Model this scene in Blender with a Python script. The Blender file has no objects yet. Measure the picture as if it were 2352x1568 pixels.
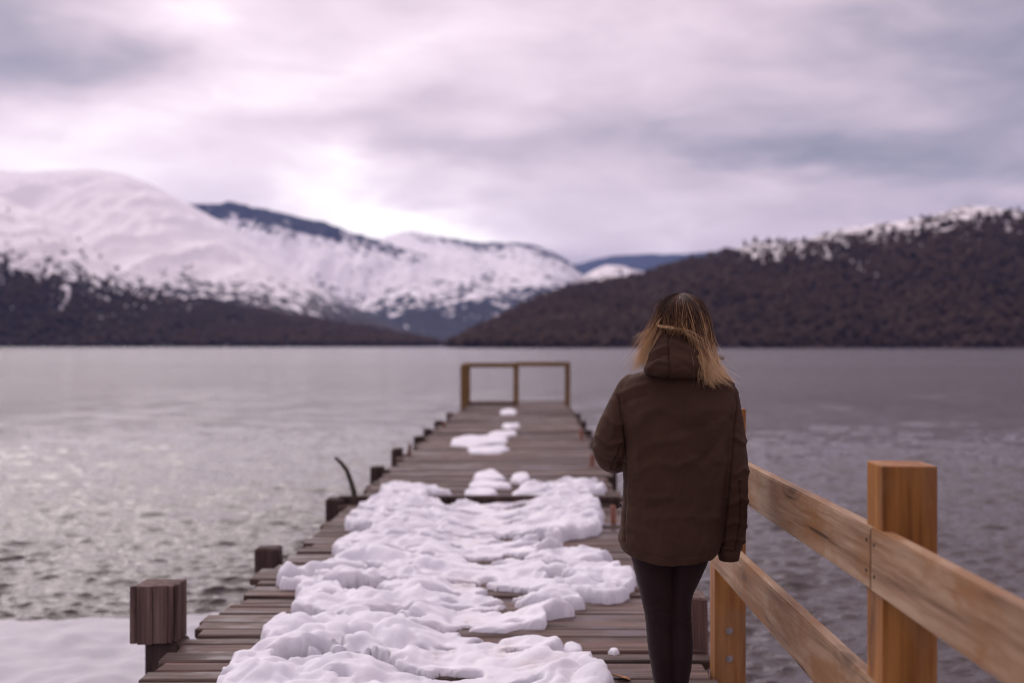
import bpy, bmesh, math, random
import numpy as np
from mathutils import Vector, Matrix

R = math.radians
rng = random.Random(7)
nrng = np.random.default_rng(11)
scene = bpy.context.scene
col = scene.collection

# ------------------------------------------------------------------ camera
# Looks straight down the jetty (+Y), level, with a slight lens shift.  Deck top is z = 0.
F = 2744.0            # focal length in units where the picture is 2352 wide
VX, VY = 1232.0, 793.0
EYE = 1.47
cam_d = bpy.data.cameras.new('camera')
cam = bpy.data.objects.new('camera', cam_d); col.objects.link(cam)
cam.location = (0, 0, EYE); cam.rotation_euler = (R(90), 0, 0)
cam_d.sensor_width = 36.0; cam_d.lens = 36.0 * F / 2352.0
cam_d.shift_x = -(VX - 1176.0) / 2352.0; cam_d.shift_y = (VY - 784.0) / 2352.0
cam_d.clip_start = 0.05; cam_d.clip_end = 60000
cam_d.dof.use_dof = True; cam_d.dof.focus_distance = 4.25; cam_d.dof.aperture_fstop = 1.75
cam_d.dof.aperture_blades = 0
scene.camera = cam

# ------------------------------------------------------------------ world, sun, exposure
SUN_AZ, SUN_EL = R(-34), R(40)       # azimuth from +Y towards +X
sun_dir = Vector((math.sin(SUN_AZ) * math.cos(SUN_EL), math.cos(SUN_AZ) * math.cos(SUN_EL), math.sin(SUN_EL)))
world = bpy.data.worlds.new('World'); scene.world = world; world.use_nodes = True
W = world.node_tree; W.nodes.clear()

class NT:
    """tiny node-tree writer"""
    def __init__(s, tree): s.t = tree
    def n(s, typ, **kw):
        nd = s.t.nodes.new(typ)
        for k, v in kw.items():
            if k == 'ins':
                for i, val in v.items():
                    if isinstance(val, bpy.types.NodeSocket): s.t.links.new(val, nd.inputs[i])
                    else: nd.inputs[i].default_value = val
            else: setattr(nd, k, v)
        return nd
    def l(s, a, b): s.t.links.new(a, b)
    def math(s, op, a, b=0.0, c=None, clamp=False):
        nd = s.n('ShaderNodeMath', operation=op, use_clamp=clamp)
        for i, v in enumerate((a, b) if c is None else (a, b, c)):
            if isinstance(v, bpy.types.NodeSocket): s.l(v, nd.inputs[i])
            else: nd.inputs[i].default_value = v
        return nd.outputs[0]
    def vmath(s, op, a, b=(0, 0, 0)):
        nd = s.n('ShaderNodeVectorMath', operation=op)
        for i, v in enumerate((a, b)):
            if isinstance(v, bpy.types.NodeSocket): s.l(v, nd.inputs[i])
            else: nd.inputs[i].default_value = v
        if op == 'SCALE': nd.inputs['Scale'].default_value = .04
        return nd.outputs['Value'] if op in ('DOT_PRODUCT', 'LENGTH') else nd.outputs[0]
    def noise(s, vec, scale, detail=4, rough=.5, dist=0.0, lac=2.0):
        nd = s.n('ShaderNodeTexNoise', ins={'Vector': vec, 'Scale': scale, 'Detail': detail, 'Roughness': rough, 'Distortion': dist, 'Lacunarity': lac})
        return nd.outputs[0]
    def ramp(s, fac, stops, interp='LINEAR'):
        nd = s.n('ShaderNodeValToRGB'); cr = nd.color_ramp; cr.interpolation = interp
        while len(cr.elements) < len(stops): cr.elements.new(0.5)
        for e, (p, c) in zip(cr.elements, stops):
            e.position = p; e.color = (c[0], c[1], c[2], 1) if not isinstance(c, (int, float)) else (c, c, c, 1)
        s.l(fac, nd.inputs[0]); return nd.outputs[0]
    def mix(s, fac, a, b, blend='MIX'):
        nd = s.n('ShaderNodeMix', data_type='RGBA', blend_type=blend)
        for i, v in ((0, fac), (6, a), (7, b)):
            if isinstance(v, bpy.types.NodeSocket): s.l(v, nd.inputs[i])
            else: nd.inputs[i].default_value = v if isinstance(v, (int, float)) else (v[0], v[1], v[2], 1)
        return nd.outputs[2]

w = NT(W)
tc = w.n('ShaderNodeTexCoord').outputs['Generated']
sky = w.n('ShaderNodeTexSky', sky_type='NISHITA', sun_disc=False, sun_elevation=SUN_EL, sun_rotation=SUN_AZ)
sxyz = w.n('ShaderNodeSeparateXYZ', ins={0: tc}).outputs
zz = sxyz[2]
# cloud field: stretched noise everywhere, plus the broad light and dark masses of this sky
stretch = w.n('ShaderNodeMapping', ins={'Vector': tc, 'Scale': (1.0, 1.0, 3.0), 'Rotation': (R(4), R(-8), 0), 'Location': (3.1, .4, 1.7)}).outputs[0]
n1 = w.noise(stretch, 4.2, 5, .5, .35)
n2 = w.noise(w.vmath('ADD', stretch, (5.2, 1.1, 8.3)), 12.0, 6, .52, .5)
wv = w.n('ShaderNodeTexNoise', ins={'Vector': stretch, 'Scale': 7.0, 'Detail': 4.0, 'Roughness': .55}).outputs['Color']
wsep = w.n('ShaderNodeSeparateXYZ', ins={0: wv}).outputs
inv = w.math('DIVIDE', 1.0, w.math('MAXIMUM', sxyz[1], .15))
cu = w.math('ADD', w.math('MULTIPLY', sxyz[0], inv), w.math('MULTIPLY', w.math('SUBTRACT', wsep[0], .5), .16))
cv = w.math('ADD', w.math('MULTIPLY', zz, inv), w.math('MULTIPLY', w.math('SUBTRACT', wsep[1], .5), .075))
front = w.math('MULTIPLY', w.math('SUBTRACT', sxyz[1], .2), 3.0, clamp=True)
def mass(px, py, sx, sy, ang, amp):
    ca, sa = math.cos(R(ang)), math.sin(R(ang))
    du = w.math('SUBTRACT', cu, (px - VX) / F); dv = w.math('SUBTRACT', cv, (VY - py) / F)
    a = w.math('ADD', w.math('MULTIPLY', du, ca * F / sx), w.math('MULTIPLY', dv, sa * F / sx))
    b = w.math('ADD', w.math('MULTIPLY', du, -sa * F / sy), w.math('MULTIPLY', dv, ca * F / sy))
    e = w.math('ADD', w.math('MULTIPLY', a, a), w.math('MULTIPLY', b, b))
    return w.math('MULTIPLY', w.math('EXPONENT', w.math('MULTIPLY', e, -1.0)), amp)
acc = 0.0
for q in [(420, 350, 900, 240, 0, .20), (880, 500, 210, 95, -25, .38), (920, 580, 230, 75, 0, .40), (480, 30, 150, 70, 0, .20), (560, 230, 420, 60, 12, .12), (150, 385, 460, 70, 0, .13),
          (20, 70, 190, 140, 40, -.34), (270, 130, 210, 70, 10, -.27), (1020, 340, 340, 55, -8, -.20), (800, 250, 260, 40, 8, -.10), (1300, 250, 500, 60, -4, -.06), (1750, 345, 420, 50, -3, -.22), (2380, 150, 480, 360, 0, -.34), (1450, 130, 500, 110, 5, .06),
          (1900, 440, 600, 45, 3, .13), (1500, 545, 420, 40, 0, .12), (2330, 440, 90, 30, 10, .12), (1200, 470, 300, 40, 0, -.05), (1000, 60, 300, 60, 5, .07)]:
    acc = w.math('ADD', acc, mass(*q))
acc = w.math('MULTIPLY', acc, front)
up = w.math('MULTIPLY', w.math('MAXIMUM', zz, 0.0), 0.30)
lum = w.math('ADD', w.math('MULTIPLY', w.math('SUBTRACT', n1, .5), .50), w.math('MULTIPLY', w.math('SUBTRACT', n2, .5), .34))
lum = w.math('ADD', w.math('ADD', lum, w.math('ADD', .40, w.math('MULTIPLY', sxyz[1], .09))), w.math('ADD', acc, up))
cloud = w.ramp(lum, [(0.08, (.19, .185, .24)), (.30, (.36, .305, .365)), (.52, (.585, .465, .53)), (.76, (.81, .665, .73)), (1.0, (1.12, 1.01, .99))])
cloud10 = w.vmath('SCALE', cloud); 
w.t.nodes[-1].inputs['Scale'].default_value = 10.0
skycol = w.mix(.94, sky.outputs[0], cloud10)
bg = w.n('ShaderNodeBackground', ins={'Color': skycol, 'Strength': 0.1})
wo = w.n('ShaderNodeOutputWorld', ins={'Surface': bg.outputs[0]})

sl = bpy.data.lights.new('sun', 'SUN'); so = bpy.data.objects.new('sun', sl); col.objects.link(so)
sl.energy = 1.25; sl.angle = R(52); sl.color = (1.0, .91, .88)
so.rotation_euler = (-sun_dir).to_track_quat('-Z', 'Y').to_euler(); so.location = (0, 0, 60)

scene.view_settings.view_transform = 'Standard'; scene.view_settings.look = 'None'
scene.view_settings.exposure = 0.44; scene.view_settings.gamma = 1.0
scene.render.engine = 'CYCLES'
scene.cycles.use_denoising = True; scene.cycles.pixel_filter_type = 'BLACKMAN_HARRIS'; scene.cycles.filter_width = 1.1
scene.cycles.max_bounces = 8; scene.cycles.volume_bounces = 1
scene.cycles.use_adaptive_sampling = False

# ------------------------------------------------------------------ helpers
def PX(x, y, Z):
    """picture point (2352-wide units) at distance Z along the jetty -> world"""
    return Vector(((x - VX) / F * Z, Z, EYE - (y - VY) / F * Z))
def DK(x, y):
    """picture point lying on the deck"""
    Z = F * EYE / (y - VY); return ((x - VX) / F * Z, Z)

def tag(o, label=None, cat=None, group=None, kind=None):
    if label: o['label'] = label
    if cat: o['category'] = cat
    if group: o['group'] = group
    if kind: o['kind'] = kind
    return o
def empty(name, loc=(0, 0, 0)):
    o = bpy.data.objects.new(name, None); col.objects.link(o); o.location = loc; o.empty_display_size = .2
    return o
def link(name, me, mat=None, parent=None, smooth=False):
    if mat is not None and not me.materials: me.materials.append(mat)
    if smooth: me.shade_smooth()
    o = bpy.data.objects.new(name, me); col.objects.link(o)
    if parent is not None: o.parent = parent
    return o
def pydata(name, v, f):
    me = bpy.data.meshes.new(name); me.from_pydata([tuple(p) for p in v], [], f); me.update(); return me
def np_mesh(name, V, Q):
    """V (n,3) float, Q (m,3|4) int"""
    V = np.asarray(V, dtype=np.float32); Q = np.asarray(Q, dtype=np.int32); k = Q.shape[1]
    me = bpy.data.meshes.new(name)
    me.vertices.add(len(V)); me.vertices.foreach_set('co', V.ravel())
    me.loops.add(Q.size); me.loops.foreach_set('vertex_index', Q.ravel())
    me.polygons.add(len(Q)); me.polygons.foreach_set('loop_start', np.arange(0, Q.size, k, dtype=np.int32))
    me.update(calc_edges=True); me.validate(); return me
def fattr(me, name, arr):
    a = me.attributes.new(name, 'FLOAT', 'POINT'); a.data.foreach_set('value', np.asarray(arr, dtype=np.float32).ravel())
def grid_faces(nr, nc, close=False):
    r = np.arange(nr - 1)[:, None]; c = np.arange(nc if close else nc - 1)[None, :]
    a = r * nc + c; b = r * nc + (c + 1) % nc
    return np.stack([a, b, b + nc, a + nc], -1).reshape(-1, 4)
def box_bm(bm, sx, sy, sz, loc=(0, 0, 0), bevel=0.0, seg=1, rot=None, jit=0.0):
    m = Matrix.Translation(loc) @ (rot.to_4x4() if rot else Matrix()) @ Matrix.Diagonal((sx, sy, sz, 1))
    g = bmesh.ops.create_cube(bm, size=1, matrix=m); vs = g['verts']
    if jit:
        for v in vs: v.co += Vector((rng.uniform(-jit, jit) for _ in range(3)))
    if bevel:
        es = list({e for v in vs for e in v.link_edges})
        bmesh.ops.bevel(bm, geom=es, offset=bevel, segments=seg, affect='EDGES', profile=.6)
def bm_mesh(name, bm):
    me = bpy.data.meshes.new(name); bmesh.ops.recalc_face_normals(bm, faces=bm.faces); bm.to_mesh(me); bm.free(); return me
def board_mesh(name, p0, p1, width_vec, height, thick, bevel=.004):
    pass

# vectorised gradient noise
_perm = np.random.default_rng(3).permutation(512).astype(np.int64); _perm = np.concatenate([_perm, _perm, _perm])
_g = np.random.default_rng(4).normal(size=(512, 3)); _g /= np.linalg.norm(_g, axis=1)[:, None]
def perlin(x, y, z=0.0):
    x, y, z = np.broadcast_arrays(np.asarray(x, float), np.asarray(y, float), np.asarray(z, float))
    xi, yi, zi = np.floor(x).astype(np.int64), np.floor(y).astype(np.int64), np.floor(z).astype(np.int64)
    xf, yf, zf = x - xi, y - yi, z - zi
    fade = lambda t: t * t * t * (t * (t * 6 - 15) + 10)
    u, v, t = fade(xf), fade(yf), fade(zf)
    def gr(dx, dy, dz):
        h = _perm[_perm[_perm[(xi + dx) & 511] + ((yi + dy) & 511)] + ((zi + dz) & 511)]
        g = _g[h & 511]
        return g[..., 0] * (xf - dx) + g[..., 1] * (yf - dy) + g[..., 2] * (zf - dz)
    lerp = lambda a, b, k: a + (b - a) * k
    x00 = lerp(gr(0, 0, 0), gr(1, 0, 0), u); x10 = lerp(gr(0, 1, 0), gr(1, 1, 0), u)
    x01 = lerp(gr(0, 0, 1), gr(1, 0, 1), u); x11 = lerp(gr(0, 1, 1), gr(1, 1, 1), u)
    return lerp(lerp(x00, x10, v), lerp(x01, x11, v), t) * 1.5
def fbm(x, y, z=0.0, o=4, g=.5):
    s = 0; a = 1.0; n = 0
    for i in range(o):
        s = s + a * perlin(x * 2 ** i + 17.3 * i, y * 2 ** i - 9.1 * i, np.asarray(z) * 2 ** i); n += a; a *= g
    return s / n

# ------------------------------------------------------------------ materials
def mat(name):
    m = bpy.data.materials.new(name); m.use_nodes = True; m.node_tree.nodes.clear()
    t = NT(m.node_tree); return m, t
def finish(t, color, rough=.7, bump=None, bstr=.3, bdist=.01, spec=.4, **kw):
    ins = {'Base Color': color if isinstance(color, bpy.types.NodeSocket) else (*color, 1), 'Roughness': rough, 'Specular IOR Level': spec}
    ins.update(kw)
    if bump is not None:
        b = t.n('ShaderNodeBump', ins={'Height': bump, 'Strength': bstr, 'Distance': bdist}); ins['Normal'] = b.outputs[0]
    p = t.n('ShaderNodeBsdfPrincipled', ins=ins)
    t.n('ShaderNodeOutputMaterial', ins={'Surface': p.outputs[0]}); return p
def ocoord(t, rand=True):
    c = t.n('ShaderNodeTexCoord').outputs['Object']
    if rand:
        r = t.n('ShaderNodeObjectInfo').outputs['Random']
        c = t.vmath('ADD', c, t.n('ShaderNodeCombineXYZ', ins={0: t.math('MULTIPLY', r, 37.0), 1: t.math('MULTIPLY', r, 91.0), 2: t.math('MULTIPLY', r, 53.0)}).outputs[0])
    return c
def gmap(t, c, s):
    return t.n('ShaderNodeMapping', ins={'Vector': c, 'Scale': s}).outputs[0]

def wood(name, cols, axis, tint=None, stain=None, stain_amt=.5, rough=.7, bstr=.5, randv=.5, grain=1.0, wet=None, knots=.7):
    m, t = mat(name); c = ocoord(t)
    sc = [26 * grain] * 3; sc[axis] = 1.3
    g = t.noise(gmap(t, c, sc), 1.0, 6, .62, .25)
    sc2 = [110 * grain] * 3; sc2[axis] = 3.0
    fine = t.noise(gmap(t, c, sc2), 1.0, 3, .6)
    v = t.math('ADD', t.math('MULTIPLY', g, .7), t.math('MULTIPLY', fine, .3))
    cl = t.ramp(v, [(.36, cols[0]), (.48, cols[1]), (.61, cols[2])])
    if stain:
        sp = [5.5] * 3; sp[axis] = 2.2
        s = t.noise(gmap(t, t.vmath('ADD', c, (4, 7, 2)), sp), 1.0, 5, .6, .6)
        cl = t.mix(t.math('MULTIPLY', t.ramp(s, [(.46, 0.0), (.62, 1.0)]), stain_amt), cl, stain)
    # dark drying cracks and knots
    sc3 = [55 * grain] * 3; sc3[axis] = .9
    ck = t.noise(gmap(t, t.vmath('ADD', c, (1, 3, 9)), sc3), 1.0, 2, .5, .15)
    crack = t.ramp(ck, [(.27, 1.0), (.33, 0.0)])
    cl = t.mix(t.math('MULTIPLY', crack, .75), cl, tuple(k * .25 for k in cols[0]))
    # knots
    ks = [5.0] * 3; ks[axis] = 1.5
    kv = t.n('ShaderNodeTexVoronoi', ins={'Vector': gmap(t, t.vmath('ADD', c, t.vmath('SCALE', t.n('ShaderNodeTexNoise', ins={'Vector': c, 'Scale': 9.0}).outputs['Color'])), ks), 'Scale': 1.0}).outputs['Distance']
    t.t.nodes[-1].name = 'knot'
    kn = t.ramp(kv, [(.04, 1.0), (.09, .75), (.11, .25), (.16, .45), (.22, 0.0)])
    cl = t.mix(t.math('MULTIPLY', kn, knots), cl, tuple(q * .45 for q in cols[0]))
    rr = t.n('ShaderNodeObjectInfo').outputs['Random']
    cl = t.mix(1.0, cl, t.ramp(t.math('FRACT', t.math('MULTIPLY', rr, 7.31)), [(0, 1 - randv * .55), (1, 1 + randv * .3)]), 'MULTIPLY')
    ro = rough
    if wet:
        cl = t.mix(t.math('MULTIPLY', t.math('FRACT', t.math('MULTIPLY', rr, 23.7)), .55), cl, t.mix(1.0, t.ramp(v, [(.36, (.25, .25, .25)), (.60, (1.5, 1.5, 1.5))]), (.115, .088, .074), 'MULTIPLY'))
        wn = t.noise(gmap(t, t.vmath('ADD', c, (11, 2, 5)), (1.6, 5, 5)), 1.0, 4, .6)
        wm = t.ramp(wn, [(.50, 0.0), (.62, 1.0)])
        cl = t.mix(t.math('MULTIPLY', wm, .55), cl, wet)
        ro = t.math('SUBTRACT', rough, t.math('MULTIPLY', wm, .38))
    h = t.math('SUBTRACT', v, t.math('MULTIPLY', crack, .6))
    finish(t, cl, ro, h, bstr, .006, .22)
    return m

M = {}
M['plank'] = wood('weathered_deck_wood', [(.032, .017, .013), (.080, .046, .037), (.22, .138, .112)], 0, rough=.66, randv=.8, stain=(.10, .058, .046), stain_amt=.6, wet=(.055, .034, .032))
M['pile'] = wood('dark_old_timber', [(.030, .018, .016), (.062, .038, .033), (.110, .072, .062)], 2, rough=.8, randv=.5)
M['oldpost'] = wood('brown_old_post', [(.062, .036, .031), (.110, .068, .058), (.18, .12, .104)], 2, rough=.8, randv=.3)
M['post'] = wood('amber_varnished_post', [(.165, .062, .014), (.285, .118, .028), (.40, .185, .052)], 2, rough=.5, bstr=.2, randv=.1, grain=.55, stain=(.30, .17, .095), stain_amt=.45)
M['rail'] = wood('pale_sawn_rail', [(.165, .095, .050), (.285, .180, .105), (.40, .28, .18)], 1, rough=.6, bstr=.28, randv=.12, grain=.8, stain=(.25, .115, .038), stain_amt=.8)
M['stake'] = wood('reddish_stake', [(.17, .065, .042), (.27, .115, .075), (.36, .18, .13)], 2, rough=.75)
M['endrail'] = wood('yellow_brown_rail', [(.13, .072, .024), (.21, .122, .045), (.29, .18, .08)], 0, rough=.75, randv=.3)
M['branch'] = wood('grey_driftwood', [(.035, .030, .022), (.065, .055, .04), (.11, .095, .075)], 2, rough=.85)

m, t = mat('galvanised_steel'); finish(t, (.42, .40, .40), .38, t.noise(ocoord(t), 220, 3), .15, .002, .5, Metallic=.9); M['steel'] = m

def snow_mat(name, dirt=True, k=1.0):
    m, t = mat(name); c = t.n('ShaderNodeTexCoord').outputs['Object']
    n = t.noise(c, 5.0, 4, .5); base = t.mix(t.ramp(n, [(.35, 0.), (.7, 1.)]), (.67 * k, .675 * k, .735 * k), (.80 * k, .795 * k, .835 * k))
    if dirt:
        at = t.n('ShaderNodeAttribute', attribute_name='dirt').outputs['Fac']
        s = t.noise(c, 14, 6, .65, .4)
        d = t.math('MULTIPLY', at, t.ramp(s, [(.42, 0.), (.66, 1.)]))
        base = t.mix(t.math('MULTIPLY', d, .62), base, (.36, .275, .23))
    h = t.math('ADD', t.math('MULTIPLY', t.noise(c, 26, 5, .6), .7), t.math('MULTIPLY', t.noise(c, 190, 3, .7), .5))
    finish(t, base, .62, h, .35, .018, .3, **{'Subsurface Weight': .08, 'Subsurface Radius': (.02, .02, .025), 'Subsurface Scale': .6})
    return m
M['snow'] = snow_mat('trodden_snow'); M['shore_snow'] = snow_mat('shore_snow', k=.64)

# ------------------------------------------------------------------ the setting: ground, lake, shore
WATER = -1.0
m, t = mat('lake_water')
pos = t.n('ShaderNodeNewGeometry').outputs['Position']
b1 = t.noise(gmap(t, pos, (1.0, 2.2, 1.0)), 5.5, 4, .6, .3)
b2 = t.noise(gmap(t, pos, (.8, 2.0, 1.0)), 1.0, 5, .6, .4)
un = t.n('ShaderNodeAttribute', attribute_name='coarse').outputs['Fac']
b3 = t.noise(gmap(t, pos, (.35, 1.5, 1.0)), .42, 4, .62, .5)
lane = t.ramp(t.noise(gmap(t, pos, (.25, 1.0, 1.0)), .012, 3, .5), [(.35, .45), (.65, 1.25)])
hh = t.math('ADD', t.math('MULTIPLY', t.math('MULTIPLY', t.math('SUBTRACT', b3, .5), lane), t.math('MULTIPLY', un, .95)), t.math('ADD', t.math('MULTIPLY', b1, .045), t.math('MULTIPLY', t.math('SUBTRACT', b2, .5), t.math('ADD', .02, t.math('MULTIPLY', un, .12)))))
bp = t.n('ShaderNodeBump', ins={'Height': hh, 'Strength': .9, 'Distance': 1.0})
p = t.n('ShaderNodeBsdfPrincipled', ins={'Base Color': (.040, .026, .026, 1), 'Roughness': t.math('ADD', .03, t.math('MULTIPLY', un, .12)), 'IOR': 1.48, 'Specular IOR Level': .5, 'Normal': bp.outputs[0]})
t.n('ShaderNodeOutputMaterial', ins={'Surface': p.outputs[0]}); M['water'] = m

ys = np.concatenate([np.arange(1950, 1470, -2.6), np.arange(1470, 824, -.95), 793 + np.geomspace(30, .42, 60)])
Zrow = F * (EYE - WATER) / (ys - VY)
Zrow = np.concatenate([Zrow, [30000.]])
u = np.concatenate([np.linspace(-2.2, -.60, 24)[:-1], np.linspace(-.60, .56, 470), np.linspace(.56, 2.2, 24)[1:]])
ZZ = np.repeat(Zrow[:, None], len(u), 1); XX = ZZ * u[None, :]
dz = np.gradient(Zrow)[:, None]; dx = np.abs(np.gradient(u))[None, :] * ZZ
hgt = np.zeros_like(ZZ); offx = np.zeros_like(ZZ); offz = np.zeros_like(ZZ)
for i in range(90):
    lam = 0.10 * (.55 / .10) ** nrng.random() if i > 12 else 1.0 + 2.2 * nrng.random(); k = 2 * math.pi / lam
    th = nrng.normal(0.18, .45); kx, ky = k * math.sin(th), k * math.cos(th)
    a = .0105 * lam if lam < .9 else .0030 * lam
    ok = np.clip((lam / np.maximum(dz, .001) - 2.2) / 2, 0, 1) * np.clip((lam / np.maximum(dx, .001) - 2.2) / 2, 0, 1)
    ph = kx * XX + ky * ZZ + nrng.random() * 7
    hgt += a * ok * np.sin(ph); offx += a * .8 * ok * np.cos(ph) * math.sin(th); offz += a * .8 * ok * np.cos(ph) * math.cos(th)
unres = np.clip((ZZ - 20) / 55, 0, 1); unres = unres * unres * (3 - 2 * unres)
gust = .75 + .6 * fbm(XX / 9, ZZ / 14, 0, 3)
V = np.stack([XX + offx * gust, ZZ + offz * gust, WATER + hgt * gust], -1).reshape(-1, 3)
me = np_mesh('lake', V, grid_faces(len(Zrow), len(u))[:, ::-1]); fattr(me, 'coarse', unres)
lake = link('lake', me, M['water'], smooth=True)
tag(lake, 'rippled grey lake stretching to the mountains', kind='structure')

m, t = mat('lake_bed'); c = t.n('ShaderNodeTexCoord').outputs['Object']
finish(t, t.ramp(t.noise(c, 3, 6, .6), [(.3, (.05, .035, .03)), (.7, (.13, .10, .085))]), .9, t.noise(c, 12, 5), .5, .05); M['bed'] = m
gx = np.array([-14000, -400, -60, -30, -15, -8, -4, 0, 4, 8, 15, 30, 60, 400, 14000.])
gy = np.array([-600, -60, -20, -10, -4, 0, 3, 5, 7, 9, 11, 14, 20, 60, 400, 14000.])
GX, GY = np.meshgrid(gx, gy)
GZ = np.where(GY < 3, -.75 + np.clip(-GY, 0, 10) * .05, np.maximum(-3.2, -.75 - (GY - 3) * .14))
ground = link('ground', np_mesh('ground', np.stack([GX, GY, GZ], -1).reshape(-1, 3), grid_faces(len(gy), len(gx))), M['bed'])
tag(ground, 'pebbly ground and lake bed under the jetty', kind='structure')

# snow covered shore, left of the jetty: heightfield with a wavy waterline
sx = np.linspace(-16, 9, 330); sy = np.linspace(-6, 12.5, 260)
SX, SY = np.meshgrid(sx, sy)
edge = np.interp(SX, [-16, -6, -4.4, -3.6, -3.0, -2.2, -1.0, .2, 3, 9], [10.6, 10.35, 10.25, 10.3, 10.5, 10.5, 9.2, 7.0, 4.2, 2.4]) + .32 * fbm(SX * 1.1, SY * .4, 2, 3) + .10 * fbm(SX * 4, SY * 2, 1, 3)
dd = edge - SY
prof = np.where(dd > 0, .22 * np.sqrt(np.clip(1 - (1 - np.clip(dd / .28, 0, 1)) ** 2, 0, 1)) + np.clip(dd, 0, 9) * .012, dd * .9)
SZ = WATER - .05 + prof + np.where(dd > 0, 1, 0) * (.16 * fbm(SX * 1.1, SY * 1.1, 5, 3) * np.clip(dd, 0, 1) + .10 * np.abs(fbm(SX * 2.6, SY * 2.6, 9, 3)) - .02)
SZ = np.maximum(SZ, WATER - .6)
keep = (dd > -.5)
q = grid_faces(len(sy), len(sx)); q = q[keep.ravel()[q].all(1)]
me = np_mesh('shore', np.stack([SX, SY, SZ], -1).reshape(-1, 3), q); fattr(me, 'dirt', np.clip(.35 - dd * .5, 0, .35))
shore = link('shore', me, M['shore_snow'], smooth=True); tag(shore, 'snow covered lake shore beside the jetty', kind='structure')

# ------------------------------------------------------------------ mountains
def mountain_mat(name, rock, dark, snow, sc, thr=.0, rough_noise=1.0):
    m, t = mat(name); c = t.n('ShaderNodeTexCoord').outputs['Object']
    b = t.n('ShaderNodeAttribute', attribute_name='snow').outputs['Fac']
    n1 = t.noise(c, .012 * sc, 6, .62, .3); n2 = t.noise(gmap(t, c, (1.0, .45, 1.0)), .05 * sc, 5, .72, .3)
    k = t.math('ADD', b, t.math('ADD', t.math('MULTIPLY', t.math('SUBTRACT', n1, .5), 6.0 * rough_noise), t.math('MULTIPLY', t.math('SUBTRACT', n2, .5), 11.0 * rough_noise)))
    k = t.ramp(t.math('ADD', t.math('MULTIPLY', k, .5), .5), [(.42, 0.), (.58, 1.)])
    g = t.mix(t.ramp(t.noise(c, .03 * sc, 5, .65), [(.3, 0.), (.7, 1.)]), dark, rock)
    finish(t, t.mix(k, g, snow), .9, t.noise(c, .05 * sc, 5, .6), .6, 6 / sc, .1)
    return m
def mountain(name, label, ridge, Zr, Zs, power, snowline, band, mt, x0=None, x1=None, dxp=5.0, nrow=90, jag=4.0, relief=.12, seed=0.0, base=None, back=.6, gully=.45, crest=None):
    rx, ry = [p[0] for p in ridge], [p[1] for p in ridge]
    x0 = rx[0] if x0 is None else x0; x1 = rx[-1] if x1 is None else x1
    xs = np.arange(x0, x1 + .1, dxp); n = len(xs)
    yr = np.interp(xs, rx, ry); kk = np.ones(9) / 9; yr = np.convolve(np.pad(yr, 4, mode='edge'), kk, 'valid'); yr = np.convolve(np.pad(yr, 4, mode='edge'), kk, 'valid'); yr = yr + jag * fbm(xs / 55., seed, 0, 5, .6)
    uu = (xs - VX) / F
    zr = EYE - (yr - VY) / F * Zr
    zs0 = WATER - 4.0
    zr = np.maximum(zr, WATER - 2)
    ts = np.concatenate([np.linspace(0, 1, nrow), 1 + back * np.linspace(.02, 1, 12)])
    T = np.repeat(ts[:, None], n, 1)
    Z = Zs + (Zr - Zs) * T + (Zr - Zs) * .05 * fbm(xs[None, :] / 160, seed + 3, 0, 3) * np.clip(1 - T, 0, 1)
    up_ = np.clip(T, 0, 1) ** power
    dn = np.clip((T - 1) / back, 0, 1)
    Hh = zs0 + (zr[None, :] - zs0) * (up_ - .8 * dn ** 1.2)
    X = uu[None, :] * Z
    s = (Zr - Zs)
    sp = fbm(X / (s * .22), Z / (s * .5), seed, 5, .55)
    wq = .35 * fbm(X / (s * .3), Z / (s * .3), seed + 11, 3)
    gl_ = 1 - 2.6 * np.abs(fbm(X / (s * .13) + wq, Z / (s * .75) + wq, seed + 4, 4, .5)); sp = sp + gully * gl_
    Hh = Hh + relief * (zr[None, :] - zs0) * sp * np.clip(T * (1 - T) * 4, 0, 1)
    yscr = VY + (EYE - Hh) / Z * F
    me = np_mesh(name, np.stack([X, Z, Hh], -1).reshape(-1, 3), grid_faces(len(ts), n))
    sn = (np.interp(xs, [p[0] for p in snowline], [p[1] for p in snowline])[None, :] - yscr) / band
    if crest: sn = np.minimum(sn, (yscr - yr[None, :] - np.interp(xs, [c_[0] for c_ in crest], [c_[1] for c_ in crest])[None, :]) / 16)
    sn = np.where(T > 1, sn[nrow - 1][None, :], sn)
    fattr(me, 'snow', np.clip(sn, -2.5, 2.5))
    o = link(name, me, mt, smooth=True); tag(o, label, kind='structure')
    return dict(xs=xs, ts=ts[:nrow], X=X[:nrow], Z=Z[:nrow], H=Hh[:nrow], sn=sn[:nrow], y=yscr[:nrow])

SNOW = (.88, .85, .86)
mm_left = mountain_mat('left_mountain_ground', (.060, .048, .046), (.030, .025, .028), SNOW, 1.0)
mm_mid = mountain_mat('far_mountain_ground', (.050, .048, .056), (.028, .028, .036), SNOW, .55)
mm_right = mountain_mat('wooded_hill_ground', (.075, .046, .037), (.042, .026, .022), SNOW, 1.8)
mm_far = mountain_mat('distant_ridge_ground', (.05, .055, .07), (.04, .04, .05), SNOW, .4)

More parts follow.
